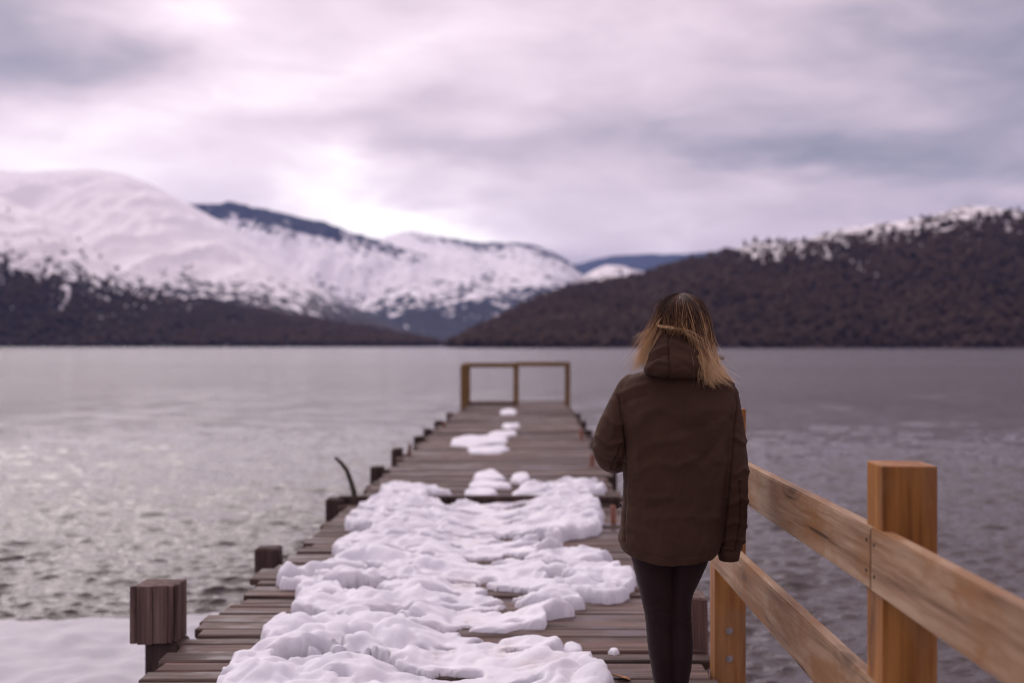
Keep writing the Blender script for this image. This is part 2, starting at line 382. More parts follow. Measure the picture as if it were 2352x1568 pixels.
# far to near
mountain('mountain_far_ridge', 'distant blue ridge in the gap of the valley', [(1000, 640), (1200, 625), (1330, 606), (1380, 592), (1450, 583), (1560, 584), (1680, 575), (1800, 570), (2000, 600)], 10500, 7600, 1.0, [(1000, 400), (2000, 400)], 60, mm_far, nrow=30, jag=5, seed=2.2)
mountain('mountain_center', 'snowy mountain range behind the end of the jetty', [(640, 560), (760, 570), (840, 562), (880, 548), (930, 528), (990, 540), (1040, 548), (1090, 556), (1150, 557), (1190, 556), (1230, 563), (1270, 580), (1320, 606), (1350, 640), (1420, 690)], 6600, 3900, 1.05, [(640, 690), (900, 690), (1100, 672), (1250, 655), (1420, 650)], 38, mm_mid, nrow=110, jag=9, seed=5.1, relief=.16, gully=.2, crest=[(640, -30), (900, -30), (960, -4), (1080, 14), (1200, 16), (1300, 10), (1420, 0)])
mountain('mountain_rocky', 'dark rocky crest with snow behind the left slope', [(300, 470), (430, 466), (490, 468), (550, 465), (600, 478), (660, 496), (720, 506), (780, 522), (840, 540), (900, 556), (980, 590)], 5600, 4400, 1.0, [(300, 690), (600, 690), (980, 690)], 45, mm_mid, nrow=90, jag=14, seed=8.4, relief=.18, crest=[(300, 10), (430, 24), (520, 46), (640, 44), (760, 34), (840, 20), (980, 0)])
mountain('mountain_left', 'broad white snow slope of the left mountain', [(-700, 330), (-300, 350), (0, 396), (120, 392), (220, 388), (280, 396), (342, 420), (427, 465), (500, 505), (554, 534), (615, 578), (680, 622), (740, 660), (804, 700), (880, 735), (960, 770), (1010, 792)], 4200, 2300, .95, [(-700, 640), (0, 650), (250, 640), (350, 655), (550, 670), (700, 690), (1010, 640)], 34, mm_left, nrow=140, jag=6.0, seed=1.3, relief=.17, gully=.7)
left_spur = mountain('mountain_spur', 'nearer snowy spur at the left edge', [(-700, 300), (-300, 380), (0, 452), (60, 478), (120, 504), (170, 540), (222, 579), (273, 622), (330, 655), (400, 680), (520, 705), (640, 725), (760, 745), (880, 765), (960, 782), (1000, 792)], 2600, 1700, 1.0, [(-700, 580), (0, 600), (120, 632), (250, 662), (330, 676), (450, 690), (560, 650), (1000, 600)], 60, mm_left, nrow=110, jag=10, seed=7.7, relief=.13, gully=.8)
knoll = mountain('hill_knoll', 'small snowy wooded knoll before the valley gap', [(1240, 700), (1290, 665), (1330, 640), (1375, 612), (1410, 604), (1445, 616), (1490, 628), (1560, 640), (1660, 680)], 3300, 2600, 1.0, [(1240, 640), (1660, 650)], 26, mm_right, nrow=60, jag=6, seed=3.9, relief=.1)
right_hill = mountain('hill_right', 'dark wooded hill with a snow dusted top on the right', [(1040, 797), (1055, 786), (1080, 767), (1130, 747), (1180, 718), (1250, 684), (1350, 658), (1450, 642), (1520, 622), (1600, 598), (1680, 582), (1702, 564), (1760, 553), (1840, 555), (1900, 533), (2000, 516), (2100, 503), (2170, 488), (2205, 471), (2280, 475), (2352, 488), (2500, 470), (2800, 430), (3200, 400)], 1750, 1050, .95, [(1040, 500), (1640, 545), (1690, 576), (1800, 572), (1950, 552), (2100, 528), (2200, 506), (2352, 492), (3200, 420)], 60, mm_right, nrow=140, jag=4, seed=6.2, relief=.09)

# forests: one mass of bare brown crowns on each slope
m, t = mat('forest_crowns')
tn = t.n('ShaderNodeAttribute', attribute_name='tone').outputs['Fac']
c = t.n('ShaderNodeTexCoord').outputs['Object']
finish(t, t.ramp(tn, [(0, (.042, .027, .020)), (.45, (.064, .042, .031)), (.8, (.092, .060, .043)), (.93, (.10, .070, .036)), (1.0, (.13, .08, .05))]), .95, None, spec=.05); M['forest'] = m
def ico():
    bm = bmesh.new(); bmesh.ops.create_icosphere(bm, subdivisions=1, radius=1)
    v = np.array([x.co[:] for x in bm.verts]); f = np.array([[x.index for x in q.verts] for q in bm.faces]); bm.free(); return v, f
IV, IF = ico()
def forest(name, label, T, n, size, tmax_fn, seed, sparse=.002):
    g = np.random.default_rng(seed); nr, nc = T['X'].shape
    ci = g.integers(0, nc, n * 3); ri = (g.random(n * 3) ** .9 * (nr - 1)).astype(int)
    sn = T['sn'][ri, ci]; keepp = (1 / (1 + np.exp((sn + .45) * 5))) > g.random(n * 3)
    keepp |= (g.random(n * 3) < sparse)
    ok = keepp & (T['H'][ri, ci] > WATER - 1) & (ri > 0)
    ci, ri = ci[ok][:n], ri[ok][:n]; n = len(ci)
    P = np.stack([T['X'][ri, ci], T['Z'][ri, ci], T['H'][ri, ci]], -1) + g.normal(size=(n, 3)) * [3, 3, 0]
    P[:, 2] = np.maximum(P[:, 2], WATER)
    s = size * (.55 + .8 * g.random(n)); tone0 = np.clip(.45 + .55 * fbm(P[:, 0] / 110, P[:, 1] / 110, 3, 4) + .05 * g.normal(size=n), 0, 1)
    Vs, Ts = [], []
    for b in range(2):
        jit = 1 + .28 * g.normal(size=(n, len(IV), 1))
        r = s[:, None, None] * (.62 if b == 0 else .42) * np.array([[[.8, .8, 1.05]]])
        off = np.stack([g.normal(size=n) * .25, g.normal(size=n) * .25, np.full(n, .55 if b == 0 else 1.05)], -1) * s[:, None]
        Vs.append((P + off)[:, None, :] + IV[None] * r * jit)
        Ts.append(np.repeat(np.clip(tone0 + .1 * b, 0, 1)[:, None], len(IV), 1))
    Vv = np.concatenate([x.reshape(-1, 3) for x in Vs]); Tt = np.concatenate([x.ravel() for x in Ts])
    Q = (np.arange(2 * n)[:, None, None] * len(IV) + IF[None]).reshape(-1, 3)
    me = np_mesh(name, Vv, Q); fattr(me, 'tone', Tt)
    o = link(name, me, M['forest']); tag(o, label, 'forest', kind='stuff')
forest('forest', 'dark brown bare forest covering the hill on the right', right_hill, 15000, 5.6, None, 1)
forest('forest', 'dark forest on the lower slope of the left mountain', left_spur, 9000, 7.0, None, 2)
forest('forest', 'thin snowy wood on the small knoll in the valley', knoll, 700, 8.0, None, 3)

# ------------------------------------------------------------------ the jetty
jetty = empty('wooden_jetty', (-.47, 15, 0)); tag(jetty, 'weathered plank jetty with snow running out into the lake', 'jetty')
def at_parent(o, parent):
    o.parent = parent; o.location = o.location - parent.location
XL, XR = -1.752, .795
pl_mesh = []
for i in range(14):
    wd = [.165, .15, .17, .14, .11, .18, .145, .16, .09, .15, .125, .17, .155, .15][i]
    bm = bmesh.new(); L = XR - XL + rng.uniform(-.05, .05)
    box_bm(bm, L, wd - .012, .045, bevel=.007, jit=.006)
    me = bm_mesh('plank', bm); me.materials.append(M['plank']); pl_mesh.append((wd, L, me))
y = -1.6; last = -1; pile_y = [5.95, 8.35, 11.1, 13.9, 15.75, 18.7, 20.4, 22.5, 25.4]
while y < 31.9:
    k = rng.choice([q for q in range(14) if q != last]); last = k; wd, L, me = pl_mesh[k]
    o = bpy.data.objects.new('plank', me); col.objects.link(o)
    o.location = ((XL + XR) / 2 + rng.gauss(0, .032), y + wd / 2, -.0225 + rng.uniform(-.010, .005)); at_parent(o, jetty)
    o.rotation_euler = (R(rng.gauss(0, .7)), R(rng.gauss(0, .12)), R(rng.gauss(0, .22)))
    if rng.random() < .5: o.scale.x = -1; 
    o.scale.x *= rng.uniform(.985, 1.012)
    y += wd + rng.choice([.002, .005, .008, .016, .022])
    if rng.random() < .05: y += .015
def timber(name, loc, size, mt, parent, bevel=.008, jit=.004, rot=None):
    bm = bmesh.new(); box_bm(bm, *size, bevel=bevel, jit=jit)
    o = link(name, bm_mesh(name, bm), mt); o.location = loc
    if rot: o.rotation_euler = rot
    if parent: at_parent(o, parent)
    return o
for x in (XL + .12, -.5, XR - .12):
    timber('beam', (x, 15.1, -.145), (.12, 33.4, .19), M['pile'], jetty)
for yy in pile_y[1:] + [28.2, 31.3]:
    timber('crossbeam', ((XL + XR) / 2, yy, -.32), (2.75, .14, .16), M['pile'], jetty)
for i, yy in enumerate(pile_y[1:]):
    big = yy < 12
    h = [.075, .06, .07, .11, .06, .05, .06, .04][i]; s = .165 if big else .15
    timber('pile', (XL - s / 2 - .012 + rng.gauss(0, .006), yy + rng.gauss(0, .05), (h - 3.0) / 2), (s, s, 3.0 + h), M['pile'], jetty, .016, .01)
    timber('pile', (XR + s / 2 + .012, yy + .1 + rng.gauss(0, .1), (h - 3.05) / 2), (s, s, 3.0 + h), M['pile'], jetty, .016, .01)
# raised cross timber half buried in the snow
timber('crossbeam', ((XL + XR) / 2 - .05, 11.1, .036), (2.62, .13, .075), M['pile'], jetty, .012, .006)
# stub pile by the handrail
timber('pile', (.815, 5.84, (.255 - 2.4) / 2), (.085, .17, 2.655), M['oldpost'], jetty, .01, .008, (0, R(-1.5), 0))
# pile with the boarded box cap, near left
cp = timber('pile', (-1.852, 6.0, -1.25), (.182, .17, 2.49), M['pile'], jetty, .012, .006)
capw = .205
px0 = (300 - VX) / F * 5.9
cap = timber('post_cap', (px0 + capw / 2 + .006, 6.0, .145), (capw - .012, .188, .272), M['oldpost'], jetty, .006, .002)
for i, (bx, bw) in enumerate([(0, .032), (.034, .078), (.114, .072), (.188, .022)]):
    b = timber('board', (px0 + bx + bw / 2, 5.895, .143 + rng.uniform(-.003, .003)), (bw, .022, .282 + rng.uniform(-.004, .006)), M['oldpost'], None, .004, .001)
    b.parent = cap; b.location -= cap.location + jetty.location
for by, bw in ((5.945, .07), (6.025, .075)):
    b = timber('board', (px0 + capw + .012, by + .012, .143), (.02, bw, .285), M['oldpost'], None, .004, .001)
    b.parent = cap; b.location -= cap.location + jetty.location
# short reddish stakes along the edges
for (sx_, sy_, h) in ((.64, 9.91, .145), (.68, 14.55, .15), (.70, 18.6, .16), (-1.70, 16.0, .15), (-1.66, 21.5, .10)):
    timber('stake', (sx_, sy_, h / 2 - .01), (.042, .05, h + .02), M['stake'], jetty, .006, .004, (R(rng.gauss(0, 2)), R(rng.gauss(0, 3)), R(rng.uniform(0, 40))))

# ------------------------------------------------------------------ handrail, near right
rail_root = empty('handrail', (.83, 4.2, 0)); tag(rail_root, 'new amber wooden handrail with two posts at the right of the jetty', 'railing')
def slab(name, corners_front, depth_vec, mt, parent, bevel=.004):
    """prism: quad 'corners_front' extruded by depth_vec"""
    bm = bmesh.new(); a = [bm.verts.new(c) for c in corners_front]; b = [bm.verts.new(Vector(c) + Vector(depth_vec)) for c in corners_front]
    bm.faces.new(a); bm.faces.new(b[::-1])
    for i in range(4): bm.faces.new([a[i], b[i], b[(i + 1) % 4], a[(i + 1) % 4]])
    bmesh.ops.bevel(bm, geom=list(bm.edges), offset=bevel, segments=2, affect='EDGES')
    o = link(name, bm_mesh(name, bm), mt); at_parent(o, parent)
    return o
def rail_x(Y): return .785 + .0342 * (5.35 - Y)      # inner face of the rails
posts = {}
for Y, top in ((5.35, 1.185), (3.03, 1.165)):
    xw = .140; bm = bmesh.new(); box_bm(bm, xw, .135, top + .9, bevel=.005, seg=2, jit=.0015)
    o = link('post', bm_mesh('post', bm), M['post']); o.location = (rail_x(Y) + .012 + xw / 2, Y + .0675, (top - .9) / 2); at_parent(o, rail_root)
    o.rotation_euler = (0, 0, R(1.0)); posts[Y] = o
for z_ in (.193, .068):
    bm = bmesh.new()
    bmesh.ops.create_cone(bm, cap_ends=True, segments=20, radius1=.0165, radius2=.0155, depth=.003, matrix=Matrix.Translation((0, 0, .0015)))
    bmesh.ops.create_cone(bm, cap_ends=True, segments=6, radius1=.0105, radius2=.0100, depth=.009, matrix=Matrix.Translation((0, 0, .0075)))
    bmesh.ops.create_cone(bm, cap_ends=True, segments=12, radius1=.0058, radius2=.0052, depth=.010, matrix=Matrix.Translation((0, 0, .014)))
    b = link('bolt', bm_mesh('bolt', bm), M['steel']); po = posts[5.35]; b.parent = po
    b.rotation_euler = (R(90), 0, 0); b.location = (-.004, -.0675, z_ - (1.185 - .9) / 2)
TH = .042
def rail(y0, y1, zt0, zb0, zt1, zb1, name='rail'):
    c = [(rail_x(y0), y0, zb0), (rail_x(y1), y1, zb1), (rail_x(y1), y1, zt1), (rail_x(y0), y0, zt0)]
    return slab(name, c, (TH, 0, 0), M['rail'], rail_root)
rail(5.42, 3.085, 1.012, .862, .999, .840)
rail(3.083, .55, 1.000, .838, .955, .795)
rail(5.40, 2.95, .637, .487, .603, .425)
rail(2.948, .55, .603, .43, .56, .39)
m, t = mat('dark_iron'); finish(t, (.05, .035, .03), .6, None, spec=.4, Metallic=.5); M['iron'] = m
rails_ = [o for o in rail_root.children if o.name.startswith('rail')]
for ro, spots in ((rails_[0], [(3.115, .965), (3.118, .885), (5.33, .98), (5.33, .90)]), (rails_[1], [(3.055, .96), (3.052, .88)]), (rails_[2], [(5.33, .60), (5.33, .53), (3.09, .56), (3.09, .47)])):
    for (yy, z_) in spots:
        bm = bmesh.new(); bmesh.ops.create_cone(bm, cap_ends=True, segments=10, radius1=.0048, radius2=.0042, depth=.003)
        nb = link('nail', bm_mesh('nail', bm), M['iron']); nb.parent = ro; nb.rotation_euler = (0, R(-90), 0)
        nb.location = Vector((rail_x(yy) - .001, yy, z_)) - ro.location - rail_root.location
# posts further back that carry the rails past the photographer
for Y in (.62,):
    bm = bmesh.new(); box_bm(bm, .14, .135, 2.06, bevel=.005, seg=2)
    o = link('post', bm_mesh('post', bm), M['post']); o.location = (rail_x(Y) + .012 + .07, Y + .0675, .13); at_parent(o, rail_root)

# ------------------------------------------------------------------ end rail of the jetty
er = empty('end_rail', (-.48, 29.4, 0)); tag(er, 'brown wooden guard frame of posts and rails at the far end of the jetty', 'railing')
for (x, Y, h) in ((XL + .05, 27.8, 1.03), (XL + .06, 29.4, 1.05), (-.50, 29.4, 1.03), (XR - .03, 29.4, 1.06)):
    timber('post', (x, Y, h / 2 - .15), (.13, .12, h + .3), M['endrail'], er, .008, .004)
timber('rail', (-1.11, 29.33, .985), (1.33, .05, .11), M['endrail'], er, .006, .003)
timber('rail', (.135, 29.33, 1.01), (1.30, .05, .11), M['endrail'], er, .006, .003)
timber('rail', (XL + .12, 28.6, .99), (.05, 1.6, .10), M['endrail'], er, .006, .003)
timber('rail', (-1.09, 29.30, .05), (1.22, .06, .06), M['pile'], er, .006, .003)

# ------------------------------------------------------------------ branch standing at the left edge
bz = 11.1
def tube(path, radii, nseg=8):
    P = [Vector(p) for p in path]; V = []; 
    for i, p in enumerate(P):
        d = (P[min(i + 1, len(P) - 1)] - P[max(i - 1, 0)]).normalized()
        a = d.cross(Vector((0, 1, .2))).normalized(); b = d.cross(a)
        for k in range(nseg):
            an = 2 * math.pi * k / nseg; V.append(p + (a * math.cos(an) + b * math.sin(an)) * radii[i])
    n = len(P); Fc = [tuple(int(q) for q in f) for f in grid_faces(n, nseg, True)]
    Fc.append(tuple(range(nseg))[::-1]); Fc.append(tuple((n - 1) * nseg + k for k in range(nseg)))
    return V, Fc
V1, F1 = tube([PX(818, 1172, bz), PX(813, 1130, bz), PX(806, 1105, bz), PX(796, 1078, bz), PX(783, 1062, bz), PX(769, 1050, bz)], [.030, .027, .024, .021, .02, .014])
V2, F2 = tube([PX(806, 1105, bz), PX(800, 1088, bz), PX(788, 1068, bz + .02)], [.014, .011, .006])
me = pydata('branch', V1 + V2, F1 + [tuple(i + len(V1) for i in f) for f in F2])
br = link('branch', me, M['branch'], smooth=True); tag(br, 'bare crooked branch sticking up from the left edge of the jetty', 'branch')

# ------------------------------------------------------------------ snow lying on the deck
def poly_dist(px, py, poly):
    """signed distance, positive inside"""
    d = np.full(px.shape, 1e9); inside = np.zeros(px.shape, bool); n = len(poly)
    for i in range(n):
        ax, ay = poly[i]; bx, by = poly[(i + 1) % n]; ex, ey = bx - ax, by - ay
        tt = np.clip(((px - ax) * ex + (py - ay) * ey) / (ex * ex + ey * ey + 1e-12), 0, 1)
        d = np.minimum(d, np.hypot(px - ax - tt * ex, py - ay - tt * ey))
        cnd = ((ay > py) != (by > py)) & (px < (bx - ax) * (py - ay) / (by - ay + 1e-12) + ax); inside ^= cnd
    return np.where(inside, d, -d)
FOOT = []      # (x, y, rx, ry, depth, dirt)
for (fx, fy, rx, ry, dp, di) in [(865, 1525, .13, .16, .05, .2), (1010, 1520, .10, .15, .02, .9), (1165, 1500, .11, .16, .03, 1.), (1085, 1432, .12, .2, .035, .9), (1070, 1350, .13, .22, .04, 1.), (1110, 1290, .14, .3, .04, .9), (1080, 1245, .13, .3, .035, .8), (1120, 1205, .2, .3, .04, 1.), (1200, 1215, .2, .22, .05, .4), (1000, 1330, .10, .2, .04, .3), (900, 1340, .10, .18, .06, .1), (940, 1400, .12, .18, .035, .2), (1210, 1340, .10, .2, .04, .3), (1150, 1390, .13, .2, .03, .7), (1290, 1290, .10, .25, .03, .1), (1240, 1545, .15, .16, .02, .9), (980, 1240, .16, .25, .045, .1), (1160, 1160, .3, .5, .04, .5), (1080, 1175, .3, .3, .06, .3)]:
    X_, Y_ = DK(fx, fy); FOOT.append((X_, Y_, rx, ry, dp, di))
HOLES = [(1040, 1152, .22, .22), (1056, 1188, .17, .10), (1120, 1232, .10, .07), (1006, 1257, .10, .05), (1204, 1263, .12, .06), (1224, 1300, .07, .06), (880, 1350, .06, .07), (1114, 1342, .06, .05), (1212, 1370, .10, .05), (1301, 1350, .035, .04), (1085, 1463, .07, .03), (1180, 1198, .12, .07), (960, 1185, .05, .08), (1240, 1180, .10, .06), (1150, 1140, .12, .2), (930, 1290, .05, .04), (1175, 1440, .04, .03), (1300, 1254, .28, .15), (1265, 1458, .26, .12), (1385, 1245, .16, .25), (1310, 1405, .2, .05), (812, 1238, .12, .12), (735, 1298, .12, .07), (640, 1395, .10, .08), (1010, 1215, .14, .06), (905, 1225, .12, .05)]
def snow_patch(name, label, pts, H, res, Rr=.07, edge=.03, group=None, seed=0.0, lumps=.03, holes=(), deck=True, melt=None, tramp=False):
    poly = [DK(*p) for p in pts] if deck else pts
    ax = [p[0] for p in poly]; ay = [p[1] for p in poly]; pad = .08
    gx = np.arange(min(ax) - pad, max(ax) + pad, res); gy = np.arange(min(ay) - pad, max(ay) + pad, res * 1.25)
    GX, GY = np.meshgrid(gx, gy)
    wx = edge * 1.2 * fbm(GX * 4.5, GY * 2.6, seed, 3, .6) + .5 * edge * fbm(GX * 15, GY * 9, seed + 5, 2); wy = edge * 1.6 * fbm(GX * 3.5, GY * 3.6, seed + 9, 3, .6)
    d = poly_dist(GX + wx, GY + wy, poly)
    for (hx, hy, hr) in holes:
        X_, Y_ = DK(hx, hy); d = np.minimum(d, np.hypot((GX - X_ + wx), (GY - Y_ + wy) * .75) - hr)
    # melted gaps where the planks show
    if melt is not None:
        gap = fbm(GX * 2.4 + 3 * wx, GY * 3.4, seed + 21, 3, .55) - melt
        d = np.where(d > 0, np.minimum(d, np.maximum(-gap, -.05) * .45), d)
        for (hx, hy, rx, ry) in HOLES:
            X_, Y_ = DK(hx, hy); rr = np.hypot((GX - X_ + 1.4 * wx) / rx, (GY - Y_ + 1.4 * wy) / ry); d = np.minimum(d, (rr - 1) * min(rx, ry))
    # puffy pillows with creases between them
    wx2 = .10 * fbm(GX * 3, GY * 3, seed + 31, 2); wy2 = .10 * fbm(GX * 3, GY * 3, seed + 37, 2)
    p1 = np.abs(fbm((GX + wx2) * 2.3, (GY + wy2) * 2.6, seed + 14, 2, .4)) * 2.2
    p2 = np.abs(fbm((GX + wx2) * 5.2, (GY + wy2) * 5.6, seed + 18, 2, .4)) * 2.2
    puff = np.clip(1.25 * np.clip(p1, 0, 1) ** .6 * .65 + .35 * np.clip(p2, 0, 1) ** .6, 0, 1.3)
    Hl = H * (1 + .30 * fbm(GX * 1.3, GY * 1.0, seed + 2, 2))
    if tramp:      # the middle is trodden thin
        cxl = np.interp(GY, [4, 5.2, 7, 9, 12], [-.30, -.27, -.26, -.38, -.4]); dc = np.abs(GX - cxl + .12 * fbm(GX * 2, GY * 1.6, 8, 2))
        Hl = Hl * (.45 + .75 * np.clip((dc - .12) / .28, 0, 1) ** 1.3)
    e = np.clip(d / Rr, 0, 1)
    z = Hl * np.sqrt(np.clip(1 - (1 - e) ** 2.2, 0, 1)) * (1 - .85 * lumps / .032 * (1 - puff) * np.clip(d / .05, 0, 1) * .9)
    inn = np.clip(d / .10, 0, 1)
    z += inn * (.006 * fbm(GX * 11, GY * 8, seed + 6, 3) + .004 * fbm(GX * 30, GY * 24, seed + 8, 2))
    dirt = np.zeros_like(z)
    for (fx, fy, rx, ry, dp, di) in FOOT:
        rr = np.hypot((GX - fx + wx * 1.2) / rx, (GY - fy + wy) / ry)
        z -= dp * (1 / (1 + np.exp((rr - 1) * 9))) * inn
        dirt = np.maximum(dirt, di * np.clip(1.25 - rr, 0, 1))
    z = np.maximum(z, np.where(d > 0, .012 + 0 * z, 0) * np.clip(d / .02, 0, 1))
    z = np.where(d <= 0, -.012, z)
    gyy, gxx = np.gradient(d, res * 1.25, res); gl = np.hypot(gxx, gyy) + 1e-6
    mv = (d < 0) & (d > -res * 3.2)
    GX2 = np.where(mv, GX - gxx / gl * d / np.maximum(gl, .6), GX); GY2 = np.where(mv, GY - gyy / gl * d / np.maximum(gl, .6), GY)
    q = grid_faces(len(gy), len(gx)); ins = (d > 0).ravel()[q].any(1); q = q[ins]
    used, inv = np.unique(q, return_inverse=True); q = inv.reshape(-1, 4)
    V = np.stack([GX2, GY2, z + .002], -1).reshape(-1, 3)[used]
    me = np_mesh(name, V, q); fattr(me, 'dirt', dirt.ravel()[used])
    o = link(name, me, M['snow'], smooth=True); tag(o, label, 'snow', group)
    return o
main_poly = [(820, 2700), (420, 2500), (180, 2150), (330, 1850), (430, 1720), (495, 1610), (515, 1560), (535, 1528), (600, 1506), (606, 1474), (622, 1448), (668, 1412), (690, 1378), (684, 1360), (640, 1352), (645, 1328), (700, 1322), (742, 1312), (775, 1292), (765, 1268), (785, 1252), (822, 1232), (792, 1214), (800, 1196), (832, 1172), (885, 1150), (872, 1128), (930, 1122), (1000, 1130), (1036, 1142), (1042, 1152), (1015, 1160), (1022, 1172), (1062, 1160), (1092, 1152),
 (1110, 1162), (1150, 1158), (1180, 1140), (1205, 1116), (1262, 1122), (1310, 1112), (1352, 1116), (1390, 1126), (1385, 1142), (1362, 1146), (1376, 1172), (1386, 1200), (1380, 1228), (1340, 1232), (1290, 1240), (1308, 1250), (1300, 1262), (1252, 1266), (1238, 1282), (1302, 1274), (1370, 1282), (1425, 1304), (1460, 1340), (1450, 1372), (1400, 1390), (1345, 1380), (1322, 1372), (1292, 1362), (1330, 1386), (1340, 1404), (1310, 1416), (1252, 1424), (1240, 1448), (1200, 1462), (1135, 1470), (1230, 1476), (1262, 1490), (1288, 1506), (1245, 1512), (1300, 1532), (1370, 1536), (1392, 1550), (1410, 1556), (1402, 1572), (1388, 1640), (1400, 1740), (1500, 1900), (1380, 2150), (1150, 2500)]
snow_patch('snow_cover', 'long trodden snow cover down the middle of the jetty', main_poly, .105, .013, .075, .06, seed=1.0, lumps=.032, melt=.16, tramp=True, holes=())
snow_patch('snow_patch', 'small round snow lump lying right of the snow cover', [(1288, 1506), (1296, 1488), (1318, 1484), (1338, 1492), (1340, 1504), (1326, 1512), (1304, 1512)], .04, .007, .05, .008, seed=2.0, lumps=.01)
snow_patch('snow_patch', 'thin icy scrap of snow right of the snow cover', [(1395, 1500), (1400, 1493), (1420, 1494), (1424, 1500), (1412, 1504)], .02, .006, .03, .01, seed=2.7, lumps=.005)
snow_patch('snow_patch', 'rounded snow clump beside the middle of the snow cover', [(1172, 1108), (1178, 1094), (1196, 1088), (1214, 1092), (1216, 1104), (1200, 1112)], .05, .016, .07, .02, seed=3.0, lumps=.015)
snow_patch('snow_patch', 'uppermost of three snow strips heading the snow cover', [(1084, 1104), (1092, 1090), (1116, 1084), (1138, 1084), (1154, 1094), (1164, 1102), (1130, 1106)], .05, .018, .09, .04, seed=3.3, lumps=.02)
snow_patch('snow_patch', 'middle of three snow strips heading the snow cover', [(1074, 1124), (1078, 1112), (1100, 1108), (1140, 1110), (1172, 1114), (1176, 1120), (1140, 1124)], .05, .018, .08, .04, seed=3.5, lumps=.02)
snow_patch('snow_patch', 'lowest of three snow strips heading the snow cover', [(1062, 1142), (1066, 1130), (1096, 1127), (1132, 1128), (1150, 1136), (1120, 1144)], .05, .018, .08, .04, seed=3.7, lumps=.02)
snow_patch('snow_patch', 'wide flat snow patch halfway along the jetty', [(1036, 1024), (1040, 1010), (1075, 1004), (1110, 1004), (1128, 1000), (1162, 1002), (1166, 1012), (1160, 1020), (1120, 1022), (1090, 1028)], .055, .03, .12, .05, seed=4.0, lumps=.03)
snow_patch('snow_patch', 'snow strip on the near side of the wide flat patch', [(1078, 1042), (1076, 1032), (1100, 1030), (1140, 1028), (1160, 1024), (1168, 1034), (1150, 1042), (1110, 1044)], .055, .03, .12, .05, seed=5.0, lumps=.03)
snow_patch('snow_patch', 'thin snow patch right behind the wide flat patch', [(1122, 998), (1150, 992), (1186, 992), (1190, 1000), (1160, 1004)], .055, .035, .12, .05, seed=6.0, lumps=.02)
snow_patch('snow_patch', 'small snow patch on the far third of the jetty', [(1152, 984), (1156, 974), (1175, 976), (1194, 972), (1194, 980), (1176, 986)], .055, .04, .14, .05, seed=7.0, lumps=.02)
snow_patch('snow_patch', 'farthest little snow patch before the end rail', [(1148, 952), (1150, 943), (1180, 941), (1188, 946), (1184, 952)], .055, .05, .16, .05, seed=8.0, lumps=.02)
# a fallen leaf and a twig
m, t = mat('dry_leaf'); finish(t, t.ramp(t.noise(ocoord(t), 60, 4), [(.3, (.20, .075, .025)), (.7, (.36, .17, .06))]), .7); M['leaf'] = m
def leaf(label, x, y, z, s, rz):
    V = []; n = 9
    for i in range(n):
        u_ = i / (n - 1); w_ = math.sin(math.pi * min(1, u_ * 1.02) ** .8) * .32
        for k in (-1, 0, 1): V.append((k * w_ * s, (u_ - .5) * s, abs(k) * .06 * s + .03 * s * math.sin(u_ * 5) + (0 if k else 0)))
    Fc = [tuple(int(q) for q in f) for f in grid_faces(n, 3)]
    me = pydata('leaf', V, Fc); o = link('leaf', me, M['leaf'], smooth=True); md = o.modifiers.new('thick', 'SOLIDIFY'); md.thickness = .001
    o.location = (x, y, z); o.rotation_euler = (R(8), R(14), rz); tag(o, label, 'leaf')
X_, Y_ = DK(1426, 1560); leaf('orange brown dry leaf on the planks by the snow edge', X_, Y_, .010, .10, .9)
X_, Y_ = DK(778, 1290); leaf('yellow leaf at the left edge of the snow cover', X_, Y_ - .05, .012, .06, 2.0)

exec_person = True
# ------------------------------------------------------------------ the woman
PZ = 4.29; PS = F / PZ
def P3(x, y, off=0.0): return Vector(((x - VX) / PS, PZ + off, EYE - (y - VY) / PS))
person = empty('person', (P3(1545, 1733).x, PZ, 0)); tag(person, 'person with long fair hair seen from behind in brown hooded jacket and black leggings', 'person')
def loft_rows(rows, n=28, cap=True):
    """rows: (y, xl, xr, depth half, centre offset) horizontal super-ellipse sections"""
    V = []; 
    for (y, xl, xr, dh, co) in rows:
        cx, hw = (xl + xr) / 2, (xr - xl) / 2
        for k in range(n):
            a = 2 * math.pi * k / n; ca, sa = math.cos(a), math.sin(a); e = .82
            V.append(P3(cx + hw * math.copysign(abs(ca) ** e, ca), y, co + dh * math.copysign(abs(sa) ** e, sa)))
    f = [tuple(int(q) for q in g) for g in grid_faces(len(rows), n, True)]
    f.append(tuple(range(n))[::-1]); f.append(tuple((len(rows) - 1) * n + k for k in range(n)))
    return V, f
def loft_path(path, n=20):
    """path: (x, y, offset, radius m); parallel-transport tube, closed ends"""
    return tube([P3(a, b, c) for a, b, c, r in path], [r for *_, r in path], n)
def refine(path, k=4):
    """Catmull-Rom subdivision"""
    P = [np.array(p, float) for p in path]; out = []
    for i in range(len(P) - 1):
        p0, p1, p2, p3 = P[max(i - 1, 0)], P[i], P[i + 1], P[min(i + 2, len(P) - 1)]
        for j in range(k):
            s = j / k; out.append(tuple(.5 * ((2 * p1) + (-p0 + p2) * s + (2 * p0 - 5 * p1 + 4 * p2 - p3) * s * s + (-p0 + 3 * p1 - 3 * p2 + p3) * s ** 3)))
    out.append(tuple(P[-1])); return out
def ellipsoid(c, r, n=24, mrows=16):
    V = []; 
    for i in range(mrows + 1):
        th = math.pi * (i + .02) / (mrows + .04)
        for k in range(n):
            a = 2 * math.pi * k / n; V.append(Vector(c) + Vector((r[0] * math.sin(th) * math.cos(a), r[1] * math.sin(th) * math.sin(a), r[2] * math.cos(th))))
    f = [tuple(int(q) for q in g) for g in grid_faces(mrows + 1, n, True)]
    f.append(tuple(range(n))[::-1]); f.append(tuple(mrows * n + k for k in range(n))); return V, f
